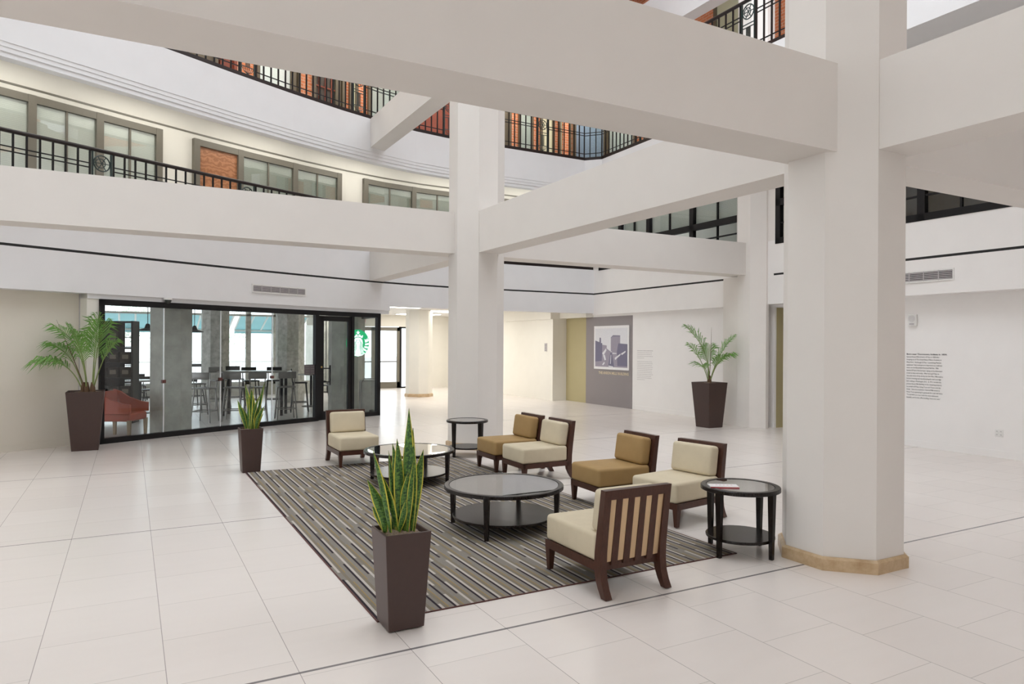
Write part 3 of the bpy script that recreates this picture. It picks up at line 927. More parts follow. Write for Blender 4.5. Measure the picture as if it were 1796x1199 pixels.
# ------------------------------------------------------------------ third storey: brick fronts behind the railing
L3 = Line(1.5)
def tband(mb, s0, s1, z0, z1, o0=0.0, o1=.08):
    band(mb, L3.sub(s0, s1), o0, o1, z0, z1)
mb = MB(); tband(mb, 0, L3.S[-1], 6.97, 9.2, .08, .25)
struct(mb.build('wall_brick', M['brick']))
def front(kind, s0, s1):
    if kind == 'brick': return
    WIN[0] += 1
    w = struct(bpy.data.objects.new('window_%d' % WIN[0], None)); COL.objects.link(w)
    fm = M['brown'] if kind != 'door' else M['redwood']
    mb = MB(); f = .07
    tband(mb, s0, s0 + f, 6.97, 9.1, 0, .1); tband(mb, s1 - f, s1, 6.97, 9.1, 0, .1); tband(mb, s0, s1, 9.0, 9.1, 0, .1); tband(mb, s0, s1, 6.97, 7.07, 0, .1)
    mb.build('window_frame', fm, w)
    mb = MB(); tband(mb, s0 + f, s1 - f, 7.07, 9.0, .055, .07)
    mat = {'blind': M['blind'], 'dim': M['blind_dim'], 'glow': M['paneglow'], 'door': M['redwood'], 'dark': M['darkroom'], 'brown': M['brown']}[kind]
    mb.build('blind' if kind in ('blind', 'dim', 'glow') else 'panel', mat, w)
    if kind in ('dark', 'blind', 'dim'):
        mb = MB(); tband(mb, s0 + f, s1 - f, 7.07, 9.0, .035, .042); mb.build('glass_pane', M['glass'], w)
    if kind == 'dark':
        mb = MB()
        for i in (1, 2, 3):
            m = s0 + (s1 - s0) * i / 4; tband(mb, m - .015, m + .015, 7.07, 9.0, .02, .04)
        for zz in (7.55, 8.0, 8.5): tband(mb, s0 + f, s1 - f, zz - .015, zz + .015, .02, .04)
        mb.build('muntin', M['redwood'], w)
for kind, a, b in (('blind', 6.2, 7.8), ('dim', 8.2, 9.3), ('glow', 9.4, 9.95), ('brown', 10.3, 11.1), ('door', 11.15, 11.55), ('blind', 12.05, 13.0), ('brown', 13.0, 13.2), ('dark', 13.55, 14.25), ('brown', 14.25, 14.45), ('glow', 14.6, 14.85),
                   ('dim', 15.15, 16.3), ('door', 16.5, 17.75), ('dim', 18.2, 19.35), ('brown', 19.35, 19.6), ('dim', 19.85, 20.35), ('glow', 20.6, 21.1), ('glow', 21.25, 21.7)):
    front(kind, a, b)
# the right side of the third storey: edge slab with its far corner cut off, and the nearer, deeper balcony
mb = MB()
mb.prism([(11.38, 16.55), (11.72, 16.18), (11.62, 10.9), (13.6, 10.9), (13.6, 18.5), (11.38, 18.5)], 6.0, 6.97)
struct(mb.build('slab_right_far', M['fascia']))
mb = MB(); mb.box(9.78, 13.6, -2.9, 10.9, 6.26, 6.97)
struct(mb.build('slab_right_near', M['fascia']))
mb = MB()
def xbrick(mb, x0, x1, y0, y1, z0, z1):
    V = [(x0, y0, z0), (x0, y1, z0), (x0, y1, z1), (x0, y0, z1), (x1, y0, z0), (x1, y1, z0), (x1, y1, z1), (x1, y0, z1)]
    uv = [(-y, z) for x, y, z in V]
    mb.add(V, [(0, 1, 2, 3), (4, 7, 6, 5), (0, 4, 5, 1), (1, 5, 6, 2), (2, 6, 7, 3), (3, 7, 4, 0)], 0, uv)
xbrick(mb, 13.3, 13.6, -2.9, 18.6, 6.97, ROOF)
struct(mb.build('wall_brick_right', M['brick']))
def side_window(y0, y1, mat, fm='brown'):
    WIN[0] += 1
    w = struct(bpy.data.objects.new('window_%d' % WIN[0], None)); COL.objects.link(w)
    mb = MB()
    mb.box(13.2, 13.3, y0, y0 + .08, 6.97, 11.2); mb.box(13.2, 13.3, y1 - .08, y1, 6.97, 11.2); mb.box(13.2, 13.3, y0, y1, 11.1, 11.2); mb.box(13.2, 13.3, y0, y1, 6.97, 7.1)
    mb.build('window_frame', M[fm], w)
    MB().box(13.26, 13.28, y0 + .08, y1 - .08, 7.1, 11.1).build('panel', M[mat], w)
    MB().box(13.235, 13.242, y0 + .08, y1 - .08, 7.1, 11.1).build('glass_pane', M['glass'], w)
WIN[0] += 1
w = struct(bpy.data.objects.new('window_%d' % WIN[0], None)); COL.objects.link(w)
mb = MB()
for x in (11.95, 13.1): mb.box(x, x + .08, 17.96, 18.06, 6.97, 9.2)
mb.box(11.95, 13.18, 17.96, 18.06, 9.1, 9.2); mb.box(11.95, 13.18, 17.96, 18.06, 6.97, 7.1); mb.build('window_frame', M['brown'], w)
MB().box(12.03, 13.1, 18.03, 18.05, 7.1, 9.1).build('panel', M['bluegrey'], w)
MB().box(12.03, 13.1, 18.0, 18.008, 7.1, 9.1).build('glass_pane', M['glass'], w)
for y0, y1, m in ((16.6, 18.0, 'blind_dim'), (14.9, 15.9, 'blind'), (12.2, 13.4, 'paneglow'), (9.6, 10.6, 'blind_dim'), (7.6, 8.6, 'darkroom'), (8.7, 9.4, 'blind')):
    side_window(y0, y1, m)
mb = MB(); mb.box(11.45, 11.82, 3.0, 16.5, 9.5, 10.4); struct(mb.build('beam', M['fascia']))
mb = MB()
V = [(11.6, 18.06, 6.97), (13.3, 18.06, 6.97), (13.3, 18.06, ROOF), (11.6, 18.06, ROOF)]
mb.add(V + [(x, 18.3, z) for x, y, z in V], [(0, 1, 2, 3), (4, 7, 6, 5), (0, 4, 5, 1), (1, 5, 6, 2), (2, 6, 7, 3), (3, 7, 4, 0)], 0, [(x, z) for x, y, z in V] * 2)
struct(mb.build('wall_brick_corner', M['brick']))

# ------------------------------------------------------------------ railings
def railing(name, label, path, zb, panels, step=.175, h=1.03):
    ln = Line(0.0, path)
    t = thing(name, label, 'railing', (path[0][0], path[0][1], zb))
    O = Vector((path[0][0], path[0][1], zb))
    total = ln.S[-1]
    def bar(mb, z, hz, wd, s0=0.0, s1=total):
        pts = ln.sub(s0, s1)
        pts = [(x - O.x, y - O.y) for x, y in pts]
        band(mb, pts, -wd / 2, wd / 2, z - hz / 2, z + hz / 2)
    mb = MB()
    pts = [(x - O.x, y - O.y, h) for x, y in ln.sub(0, total)]
    mb.tube(pts, .034, 10); mb.build('handrail', M['rail'], t)
    mb = MB(); bar(mb, .045, .09, .06); mb.build('bottom_rail', M['rail'], t)
    edges = [0.0]
    for p in panels: edges += [p - .19, p + .19]
    edges.append(total)
    base = MB().box(-.013, .013, -.013, .013, .09, h - .02).build('baluster', M['black'], t)
    first = True
    for i in range(0, len(edges), 2):
        a, b = edges[i], edges[i + 1]
        if b - a < .1: continue
        for z, hz in ((.20, .02), (.72, .018), (.79, .018)):
            mb = MB(); bar(mb, z, hz, .014, a, b); mb.build('crossbar', M['black'], t)
        k = max(1, int(round((b - a) / step)))
        for j in range(k + 1):
            s = a + (b - a) * j / k
            p, d = ln.at(s)
            o = base if first else base.copy()
            if not first:
                COL.objects.link(o); o.parent = t
            first = False
            o.location = p - Vector((O.x, O.y, 0)); o.rotation_euler = (0, 0, math.atan2(d.y, d.x))
    for pc in panels:
        p, d = ln.at(pc); q = p - Vector((O.x, O.y, 0)); n = Vector((-d.y, d.x, 0))
        mb = MB(); z = Vector((0, 0, 1))
        for a in (-.15, .15): mb.obox(q + d * a + z * .55, d, n, z, .022, .03, .92)
        mb.tube([q + d * (.13 * math.cos(2 * PI * i / 24)) + z * (.82 + .13 * math.sin(2 * PI * i / 24)) for i in range(25)], .011, 6)
        mb.tube([q + d * (.075 * math.cos(2 * PI * i / 24) - .02) + z * (.82 + .075 * math.sin(2 * PI * i / 24)) for i in range(25)], .008, 6)
        for a in (0, 60, 120): mb.obox(q + z * .82, d * math.cos(R(a)) + z * math.sin(R(a)), n, n.cross(d * math.cos(R(a)) + z * math.sin(R(a))), .25, .01, .012)
        for zz in (.60, .54, .24): mb.obox(q + z * zz, d, n, z, .30, .014, .014)
        for a in range(-2, 3): mb.obox(q + d * (a * .022) + z * .39, d, n, z, .010, .012, .30)
        for a in range(-3, 4):
            e = q + d * (a * .045) + z * .235
            mb.tube([q + z * .10, q + d * (a * .03) + z * .15, e], .006, 5)
        mb.build('medallion_panel', M['greenmetal'], t)
    return t
Lr = Line(.06)
railing('balcony_railing', 'dark metal railing with wooden handrail in front of the curved second storey windows', Lr.sub(4.0, Lr.S[-1]), FZ, [s_of_px(180) - 4.0, s_of_px(180) - 4.0 + 2.78, s_of_px(180) - 4.0 + 5.56, s_of_px(180) - 4.0 + 8.34], .18)
p3 = [(x, y) for x, y in Lr.sub(7.4, Lr.S[-1])]
p3 = [q for q in p3 if q[0] < 11.3] + [(11.42, 16.60), (11.75, 16.24), (11.71, 13.2)]
ln = Line(0, p3)
railing('balcony_railing', 'long black railing before the orange brick fronts on the third storey', p3, 6.97, [s_of_px(435) - 7.4, s_of_px(630) - 7.4, s_of_px(630) - 7.4 + 2.65, s_of_px(953) - 7.4, 15.5], .175)
railing('balcony_railing', 'short black railing high up beside the top of the big column', [(9.86, 10.75), (9.86, 5.0)], 6.97, [1.62, 4.4], .175)

# ------------------------------------------------------------------ lobby behind the back wall, cafe, street
mb = MB(); mb.box(5.6, 12.0, 16.9, 27.4, 2.80, 2.95); struct(mb.build('ceiling_lobby', M['ceil']))
mb = MB(); mb.prism([(x, y) for x, y in offs(PATH[:8], .28)] + [(5.6, 16.6), (5.6, 24.2), (-8.0, 24.2)], 2.95, 3.05)
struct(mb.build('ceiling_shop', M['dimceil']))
for i, (x, y) in enumerate(((9.3, 18.3), (7.0, 19.6), (9.3, 21.6), (9.3, 24.2), (6.6, 23.5))):
    t = thing('ceiling_light', 'bright recessed ceiling panel of the lobby passage behind the atrium', 'light', (x, y, 2.80), 0, 'lobby ceiling lights')
    MB().box(-.75, .75, -.5, .5, -.012, 0).build('frame', M['white'], t)
    MB().box(-.70, .70, -.45, .45, -.02, -.012).build('diffuser', M['lamp_lobby'], t)
column(8.27, 21.45, 2.8, 'cream', 'trav', .40, .24)
column(4.82, 17.55, 2.95, 'concrete', None, .42, .25)
column(.69, 14.82, 2.95, 'concrete', None, .355, .21)
column(2.20, 22.2, 2.95, 'concrete2', None, .365, .20)
column(4.12, 21.1, 2.95, 'concrete2', None, .38, .22)
# front wall to the street: glass bays, exit doors
Y0 = 24.2
mb = MB(); mb.box(-9, 6.1, Y0, Y0 + .25, 0, .35); mb.box(-9, -3.2, Y0, Y0 + .25, .35, 3.05); mb.box(5.95, 6.1, Y0, 27.5, 0, 3.05)
struct(mb.build('wall_street', M['concrete']))
WIN[0] += 1
w = struct(bpy.data.objects.new('window_%d' % WIN[0], None)); COL.objects.link(w)
mb = MB()
for x in (-3.2, -1.2, .8, 2.1, 3.33, 4.2, 5.85): mb.box(x, x + (.16 if x == 3.33 else .08), Y0 + .05, Y0 + .18, .35, 2.95)
mb.box(-3.2, 5.95, Y0 + .05, Y0 + .18, 2.58, 2.64); mb.box(-3.2, 5.95, Y0 + .05, Y0 + .18, .35, .43)
mb.build('window_frame', M['concrete2'], w)
for a, b in ((-3.1, -1.2), (-1.1, .8), (.9, 2.1), (2.2, 3.33), (3.43, 4.2), (4.3, 5.85)):
    MB().box(a, b, Y0 + .10, Y0 + .112, .43, 2.95).build('glass_pane', M['glass'], w)
# exit doors of the lobby
mb = MB(); mb.box(5.6, 11.3, 25.75, 26.0, 2.36, 2.9); mb.box(9.9, 11.3, 25.75, 26.0, 0, 2.36); 
struct(mb.build('wall_exit', M['cream']))
for i, (x0, x1) in enumerate(((6.15, 7.15), (7.15, 8.15), (8.15, 9.15))):
    dr = struct(bpy.data.objects.new('door_%d' % (2 + i), None)); COL.objects.link(dr)
    mb = MB(); mb.box(x0, x0 + .11, 25.78, 25.86, 0, 2.34); mb.box(x1 - .11, x1, 25.78, 25.86, 0, 2.34); mb.box(x0, x1, 25.78, 25.86, 0, .24); mb.box(x0, x1, 25.78, 25.86, 2.2, 2.34)
    mb.build('door_frame', M['bronze'], dr)
    MB().box(x0 + .1, x1 - .1, 25.81, 25.82, .22, 2.22).build('glass_pane', M['glass'], dr)
    MB().box(x0 + .1, x1 - .1, 25.74, 25.77, 1.0, 1.04).build('push_bar', M['steel'], dr)
WIN[0] += 1
w = struct(bpy.data.objects.new('window_%d' % WIN[0], None)); COL.objects.link(w)
mb = MB(); mb.box(9.15, 9.22, 25.76, 25.9, 0, 2.36); mb.box(9.15, 9.9, 25.76, 25.9, 2.30, 2.36); mb.box(9.15, 9.9, 25.76, 25.9, 0, .05); mb.build('window_frame', M['black'], w)
MB().box(9.22, 9.9, 25.82, 25.83, .05, 2.3).build('glass_pane', M['glass'], w)
t = thing('exit_sign', 'small red exit sign hanging from the lobby ceiling near the glass doors', 'sign', (7.55, 25.3, 2.55))
ep = MB().box(-.16, .16, -.02, .02, -.09, .09).build('plate', M['white'], t)
MB().tube([(0, 0, .09), (0, 0, .25)], .012, 6).build('hanger', M['white'], t)
mb = MB()
def bars(x, segs):
    for a, b, c, d in segs: mb.box(x + a, x + b, -.026, -.02, c, d)
bars(-.13, [(0, .012, -.06, .06), (0, .05, -.06, -.046), (0, .04, -.006, .006), (0, .05, .046, .06)])
mb.obox((-.042, -.023, 0), (.42, 0, 1), (0, 1, 0), (-1, 0, .42), .13, .006, .012); mb.obox((-.042, -.023, 0), (-.42, 0, 1), (0, 1, 0), (1, 0, .42), .13, .006, .012)
bars(.02, [(0, .012, -.06, .06)]); bars(.055, [(.02, .032, -.06, .06), (0, .052, .046, .06)])
mb.build('lettering', M['red'], ep)

# street side: awnings, trees, parked wall
for i, (x0, x1) in enumerate(((-3.0, .6), (1.0, 3.0), (3.2, 5.4))):
    t = thing('awning', ['teal awning on white ribs outside the shop window behind the black shelf unit', 'teal awning on white ribs outside the middle shop window', 'teal awning on white ribs outside the window beside the shop door'][i], 'awning', (x0, Y0 + .4, 2.1), 0, 'street awnings')
    L = x1 - x0
    MB().hexa([(0, 0, .52), (L, 0, .52), (L, 1.5, .08), (0, 1.5, .08)], [(0, 0, .535), (L, 0, .535), (L, 1.5, .095), (0, 1.5, .095)]).box(0, L, 1.49, 1.505, -.06, .09).build('canvas', M['teal'], t)
    k = int(L / .42)
    for j in range(k + 1):
        MB().tube([(L * j / k, 0, .50), (L * j / k, 1.48, .06)], .03, 6).build('rib', M['white'], t)
    MB().tube([(0, 1.45, .04), (L, 1.45, .04)], .035, 6).build('rail', M['white'], t)
for i, (x, y, h) in enumerate(((-9.5, 48, 4.4), (.2, 52, 4.8), (5.2, 47, 4.0))):
    t = thing('street_tree', ['leafy street tree seen beyond the black shelf unit', 'leafy street tree seen beyond the middle shop window', 'leafy street tree seen beyond the shop door pane'][i], 'tree', (x, y, -.1), 0, 'street trees')
    MB().tube([(0, 0, 0), (.1, 0, h * .5), (0, .1, h * .8)], [.10, .07, .03], 8).build('trunk', M['bark'], t)
    mb = MB(); rn = random.Random(i)
    for j in range(420):
        c = Vector((rn.gauss(0, .8), rn.gauss(0, .8), h * .72 + rn.gauss(0, .7)))
        a = Vector((rn.uniform(-1, 1), rn.uniform(-1, 1), rn.uniform(-1, 1))).normalized(); b = a.orthogonal().normalized()
        mb.add([c - a * .16, c + b * .08, c + a * .16, c - b * .08], [(0, 1, 2, 3)])
    mb.build('foliage', M['foliage'], t)
mb = MB()
t = thing('street_fence', 'pale metal fence across the street seen through the shop windows', 'fence', (-6, 30, -.1))
for zz in (.15, 1.05): MB().box(0, 14, -.02, .02, zz - .03, zz + .03).build('rail', M['white'], t)
for i in range(57): MB().box(i * .25 - .012, i * .25 + .012, -.012, .012, .15, 1.05).build('picket', M['white'], t)

# ------------------------------------------------------------------ cafe furniture
def at_px(px, d):
    return RT * ((px - 898.0) / 1226.0 * d) + FW * d
def make_stool(name, label, mat, sh=.74, group='bar stools in the shop'):
    t = thing(name, label, 'stool', (0, 0, 0), 0, group)
    MB().rbox(-.19, .19, -.18, .18, sh - .03, sh, .012, 2).build('seat', mat, t)
    for sx in (-1, 1):
        for sy in (-1, 1):
            MB().tube([(sx * .21, sy * .21, 0), (sx * .155, sy * .15, sh - .02)], .015, 6).build('leg', mat, t)
    mb = MB(); zz = .24
    q = [(.195, .19), (-.195, .19), (-.195, -.19), (.195, -.19), (.195, .19)]
    mb.tube([(a, b, zz) for a, b in q], .011, 6); mb.build('footrest', mat, t)
    mb = MB()
    for sx in (-1, 1): mb.tube([(sx * .15, .17, sh - .02), (sx * .16, .20, sh + .30)], .012, 6)
    mb.build('back_post', mat, t)
    MB().rbox(-.19, .19, .185, .215, sh + .18, sh + .33, .012, 2).build('backrest', mat, t)
    return t
def face(a): return -a
st = make_stool('bar_stool', '', M['steel'])
sd = make_stool('bar_stool', '', M['darksteel'])
sc = make_stool('cafe_chair', '', M['darksteel'], .46, 'low chairs in the shop')
sc['category'] = 'chair'
ru = -YAW
grey = [(360, 15.0, 'grey metal bar stool inside the shop next to the concrete column', 2.6), (411, 15.3, 'grey metal bar stool under the near side of the long high table', 2.8), (452, 15.4, 'grey metal bar stool behind the potted snake plant in the shop', 3.0),
        (502, 15.7, 'grey metal bar stool near the hours plate with empty space around it', 3.1), (385, 18.2, 'grey metal bar stool at the far end of the long high table', .4), (344, 16.6, 'grey metal bar stool half hidden behind the concrete column', 1.8)]
for i, (px, d, lab, rz) in enumerate(grey):
    p = at_px(px, d)
    if i == 0: st.location = p; st.rotation_euler = (0, 0, rz); st['label'] = lab
    else: dup(st, p, rz, lab)
dark = [(440, 18.1, 'black bar stool behind the middle of the long high table', .1), (481, 18.3, 'black bar stool behind the long high table near its shop door end', -.2), (526, 17.4, 'black bar stool with its back turned at the end of the long high table', 1.4), (413, 18.9, 'black bar stool behind the long high table, next to the far column', .2)]
for i, (px, d, lab, rz) in enumerate(dark):
    p = at_px(px, d)
    if i == 0: sd.location = p; sd.rotation_euler = (0, 0, rz); sd['label'] = lab
    else: dup(sd, p, rz, lab)
low = [(228, 17.9, 'low dark chair between the black shelf unit and the concrete column', .5), (262, 18.6, 'low dark chair in the gap beside the concrete column', .2), (243, 20.4, 'low dark chair farther back beyond the black shelf unit', 3.0), (566, 21.0, 'low dark chair at the small round table, shop door side', 4.4), (341, 19.2, 'low dark chair below the window counter', 2.6)]
for i, (px, d, lab, rz) in enumerate(low):
    p = at_px(px, d)
    if i == 0: sc.location = p; sc.rotation_euler = (0, 0, rz); sc['label'] = lab
    else: dup(sc, p, rz, lab)
t = thing('high_table', 'long high communal table with pale top inside the shop', 'table', at_px(448, 16.6), R(-22))
MB().rbox(-.78, .78, -.33, .33, 1.0, 1.04, .012, 2).build('tabletop', M['tabletop'], t)
for sx in (-1, 1):
    for sy in (-1, 1): MB().box(sx * .66 - .03, sx * .66 + .03, sy * .24 - .03, sy * .24 + .03, 0, 1.0).build('leg', M['darksteel'], t)
def round_table(label, p, h, r):
    t = thing('round_table', label, 'table', p, 0, 'small round shop tables')
    MB().lathe([(0, h - .03), (r, h - .03), (r, h), (0, h)], 28).build('tabletop', M['tabletop'], t)
    MB().tube([(0, 0, 0), (0, 0, h - .03)], .035, 10).build('pedestal', M['darksteel'], t)
    MB().lathe([(0, .0), (.24, .0), (.24, .015), (.05, .04), (0, .04)], 24).build('base', M['darksteel'], t)
round_table('small round table by the shop door end of the glass', at_px(546, 18.9), .88, .34)
round_table('small round table in the gap between shelf unit and concrete column', at_px(246, 16.8), .80, .34)
t = thing('window_counter', 'dark narrow counter along the street windows', 'counter', at_px(356, 20.6), R(-20))
MB().rbox(-.7, .7, -.2, .2, 1.0, 1.08, .02, 2).build('worktop', M['darksteel'], t)
for sx in (-.55, .55): MB().box(sx - .03, sx + .03, -.03, .03, 0, 1.0).build('leg', M['darksteel'], t)
# shelf unit
t = thing('shelf_unit', 'tall black display shelf unit behind the end of the shop glass', 'shelf', at_px(203, 14.8), R(-18))
for a in (-.40, .36): MB().box(a, a + .04, -.2, .2, 0, 2.15).build('side_panel', M['shelfwood'], t)
for zz in (.10, .52, .92, 1.24, 1.56, 2.11): MB().box(-.36, .36, -.2, .2, zz, zz + .035).build('shelf', M['shelfwood'], t)
MB().box(-.36, .12, .18, .19, .1, 2.12).build('back_panel', M['shelfwood'], t)
mb = MB()
for i in range(9): mb.box(-.36, .36, .19, .196, .2 + i * .2, .212 + i * .2)
for i in range(14): mb.box(.14 + i * .016, .144 + i * .016, .19, .196, .1, 2.1)
mb.build('back_mesh', M['shelfwood'], t)
rn = random.Random(5)
n_b = 0
for zz in (.135, .555, .955, 1.275, 1.595):
    for j, a in enumerate((-.34, -.10, .14)):
        if (zz > 1.5 and j == 2): continue
        h = .22 if zz < 1.5 else .40
        p = t.location + Matrix.Rotation(R(-18), 3, 'Z') @ Vector((a + .10, -.02, zz))
        b = thing('storage_box', 'dark merchandise box standing on the black display shelf unit', 'box', p, R(-18), 'boxes on the black shelf unit')
        bb = MB().rbox(-.10, .10, -.14, .14, 0, h, .01, 2).build('box_body', M['basket'], b)
        MB().box(-.06, .06, -.145, -.14, h * .35, h * .75).build('box_band', M['brown'], bb)
# red armchair
t = thing('armchair', 'red upholstered armchair with wooden legs just behind the shop glass', 'armchair', (-.12, 14.42, 0), R(62))
MB().rbox(-.30, .30, -.30, .30, .30, .44, .03).build('seat', M['redfab'], t)
MB().rbox(-.31, .31, .24, .34, .40, .82, .03).build('backrest', M['redfab'], t)
for sx in (-1, 1):
    mb = MB()
    prof = [(-.31, .44), (-.31, .60), (-.18, .62), (.05, .70), (.20, .80), (.32, .84), (.32, .44)]
    x = sx * .315
    mb.hexa([(x - .03, a, b) for a, b in prof], [(x + .03, a, b) for a, b in prof]); mb.build('armrest', M['redfab'], t)
    for sy in (-1, 1):
        MB().hexa([(sx * .28 - .02, sy * .28 - .02, 0), (sx * .28 + .02, sy * .28 - .02, 0), (sx * .28 + .02, sy * .28 + .02, 0), (sx * .28 - .02, sy * .28 + .02, 0)],
                  [(sx * .28 - .03, sy * .28 - .03, .32), (sx * .28 + .03, sy * .28 - .03, .32), (sx * .28 + .03, sy * .28 + .03, .32), (sx * .28 - .03, sy * .28 + .03, .32)]).build('leg', M['tanwood'], t)
# pendant lamps
for i, (px, d, lab) in enumerate(((259, 15.6, 'black pendant lamp hanging beside the concrete column over the shelf unit side'), (341, 17.2, 'black pendant lamp partly hidden by the concrete column on its window side'))):
    t = thing('pendant_lamp', lab, 'lamp', at_px(px, d) + Vector((0, 0, 1.96)), 0, 'pendant lamps in the shop')
    MB().lathe([(.21, 0), (.20, .02), (.07, .06), (.05, .12), (.03, .16), (0, .16)], 24).build('shade', M['darksteel'], t)
    MB().tube([(0, 0, .15), (0, 0, .99)], .008, 6).build('cord', M['darksteel'], t)
# waste bin beyond the door
t = thing('waste_bin', 'grey waste bin with rounded top behind the emblem sign', 'bin', (5.12, 16.72, 0))
MB().rbox(-.2, .2, -.15, .15, 0, .82, .08, 4).build('bin_body', M['concrete'], t)
MB().tube([(-.21, -.17, 0), (-.21, -.17, .75), (-.15, -.17, .85), (.15, -.17, .85), (.21, -.17, .75), (.21, -.17, 0)], .014, 8).build('rim', M['steel'], t)

# ------------------------------------------------------------------ enclosure of the atrium out of view
mb = MB(); mb.box(-9, 14, -3.2, -3.0, 0, ROOF); struct(mb.build('wall_front', M['wall']))
mb = MB(); mb.box(-7.8, -7.5, -3.2, 9.9, 0, 2.2); mb.box(-7.8, -7.5, -3.2, 9.9, 6.0, ROOF); mb.box(-7.8, -7.5, -3.2, -2.6, 2.2, 6.0); mb.box(-7.8, -7.5, 9.3, 9.9, 2.2, 6.0); struct(mb.build('wall_side', M['wall']))
WIN[0] += 1  # unseen side windows, added to light the beams and the right wall
w = struct(bpy.data.objects.new('window_%d' % WIN[0], None)); COL.objects.link(w)
mb = MB()
for i in range(7): mb.box(-7.72, -7.6, -2.6 + i * 1.97, -2.52 + i * 1.97, 2.2, 6.0)
for zz in (2.2, 4.1, 5.92): mb.box(-7.72, -7.6, -2.6, 9.3, zz, zz + .08)
mb.build('window_frame', M['black'], w)
MB().box(-7.67, -7.66, -2.6, 9.3, 2.28, 5.92).build('glass_pane', M['glass'], w)
mb = MB()
OX0, OX1, OY0, OY1 = -1.0, 13.2, 1.3, 11.2
mb.box(-9.2, 14, -3.2, OY0, ROOF, ROOF + .2); mb.box(-9.2, 14, OY1, 20, ROOF, ROOF + .2); mb.box(-9.2, OX0, OY0, OY1, ROOF, ROOF + .2); mb.box(OX1, 14, OY0, OY1, ROOF, ROOF + .2)
struct(mb.build('ceiling_skylight_surround', M['ceil']))
mb = MB(); band(mb, PATH, 1.62, 1.8, 9.2, ROOF); struct(mb.build('wall_back_top', M['brick']))

# ------------------------------------------------------------------ rug
RZ = .006
t = thing('rug', 'large striped grey and brown rug under the lounge chairs', 'rug', (1.34, 4.14, 0))
MB().box(0, 3.02, 0, 5.57, 0, RZ).build('carpet', M['rug'], t)
mb = MB(); mb.box(-.008, 3.028, -.008, .0, 0, RZ + .001); mb.box(-.008, 3.028, 5.57, 5.578, 0, RZ + .001); mb.box(-.008, 0, 0, 5.57, 0, RZ + .001); mb.box(3.02, 3.028, 0, 5.57, 0, RZ + .001)
mb.build('binding', M['rug_edge'], t)

# ------------------------------------------------------------------ lounge chairs
def lg_name(t):
    return [c.name for c in t.children if c.name.startswith('leg')][-1]
def make_chair(fab, label):
    t = thing('lounge_chair', label, 'chair', (0, 0, 0), 0, 'armless lounge chairs')
    W = .285
    w = M['chairwood']
    MB().rbox(-W + .005, W - .005, -.375, .275, .222, .415, .032, 4).build('seat_cushion', fab, t)
    mb = MB()
    for sx in (-1, 1): mb.box(sx * W - (.03 if sx > 0 else 0), sx * W + (.03 if sx < 0 else 0), -.37, .30, .165, .225)
    mb.box(-W, W, -.37, -.335, .165, .225); mb.box(-W, W, .265, .30, .165, .225)
    mb.box(-W + .02, W - .02, -.35, .28, .20, .222)
    mb.build('seat_frame', w, t)
    for sx in (-1, 1):
        x0 = sx * (W - .028)
        MB().hexa([(x0 - .017, -.36, .004), (x0 + .017, -.36, .004), (x0 + .017, -.325, .004), (x0 - .017, -.325, .004)],
                  [(x0 - .027, -.37, .168), (x0 + .027, -.37, .168), (x0 + .027, -.312, .168), (x0 - .027, -.312, .168)]).build('leg', w, t)
        MB().lathe([(0, 0), (.012, 0), (.013, .006), (0, .006)], 12, c=(x0, -.3425)).build('glide', M['steel'], bpy.data.objects[lg_name(t)])
        # rear post: sabre leg sweeping up into the raked back
        cl = [(.372, 0), (.338, .055), (.312, .115), (.300, .19), (.306, .30), (.322, .42), (.345, .58), (.366, .725)]
        th = [.026, .030, .034, .036, .034, .031, .028, .026]
        V = []; xa, xb = sx * W - (.055 if sx > 0 else 0), sx * W + (.055 if sx < 0 else 0)
        for (y, z), h in zip(cl, th):
            V += [(xa, y - h, z), (xb, y - h, z), (xb, y + h, z), (xa, y + h, z)]
        Fc = [(0, 3, 2, 1), tuple(4 * 7 + i for i in range(4))]
        for i in range(7):
            for k in range(4): Fc.append((4 * i + k, 4 * i + (k + 1) % 4, 4 * i + 4 + (k + 1) % 4, 4 * i + 4 + k))
        m = MB(); m.add(V, Fc); m.build('back_post', w, t)
    yb = lambda z: .306 + (z - .30) * .1415
    m = MB(); m.hexa([(-W + .05, yb(.66) - .024, .66), (W - .05, yb(.66) - .024, .66), (W - .05, yb(.66) + .028, .66), (-W + .05, yb(.66) + .028, .66)],
                     [(-W + .05, yb(.725) - .026, .725), (W - .05, yb(.725) - .026, .725), (W - .05, yb(.725) + .026, .725), (-W + .05, yb(.725) + .026, .725)])
    m.build('top_rail', w, t)
    gap = (2 * W - .11) / 9
    for i in range(4):
        x0 = -W + .055 + gap * (2 * i + 1)
        m = MB(); m.hexa([(x0, yb(.2) + .004, .20), (x0 + gap, yb(.2) + .004, .20), (x0 + gap, yb(.2) + .024, .20), (x0, yb(.2) + .024, .20)],
                         [(x0, yb(.67) + .0, .67), (x0 + gap, yb(.67) + .0, .67), (x0 + gap, yb(.67) + .020, .67), (x0, yb(.67) + .020, .67)])
        m.build('slat', w, t)
    # back cushion leaning on the slats
    T = Matrix.Translation((0, .245, .41)) @ Matrix.Rotation(-math.atan(.1415), 4, 'X')
    MB().rbox(-.248, .248, -.085, .045, 0, .295, .035, 4, M4=T).build('back_cushion', fab, t)
    T = Matrix.Translation((0, .31, .22)) @ Matrix.Rotation(-math.atan(.1415), 4, 'X')
    MB().rbox(-.235, .235, -.03, .0, 0, .46, .008, 2, M4=T).build('back_panel', M['tan_fab'] if fab is M['cream_fab'] else fab, t)
    return t
A = make_chair(M['cream_fab'], 'cream lounge chair turned away, showing its slatted wooden back')
A.location = (3.055, 4.155, RZ); A.rotation_euler = (0, 0, PI)
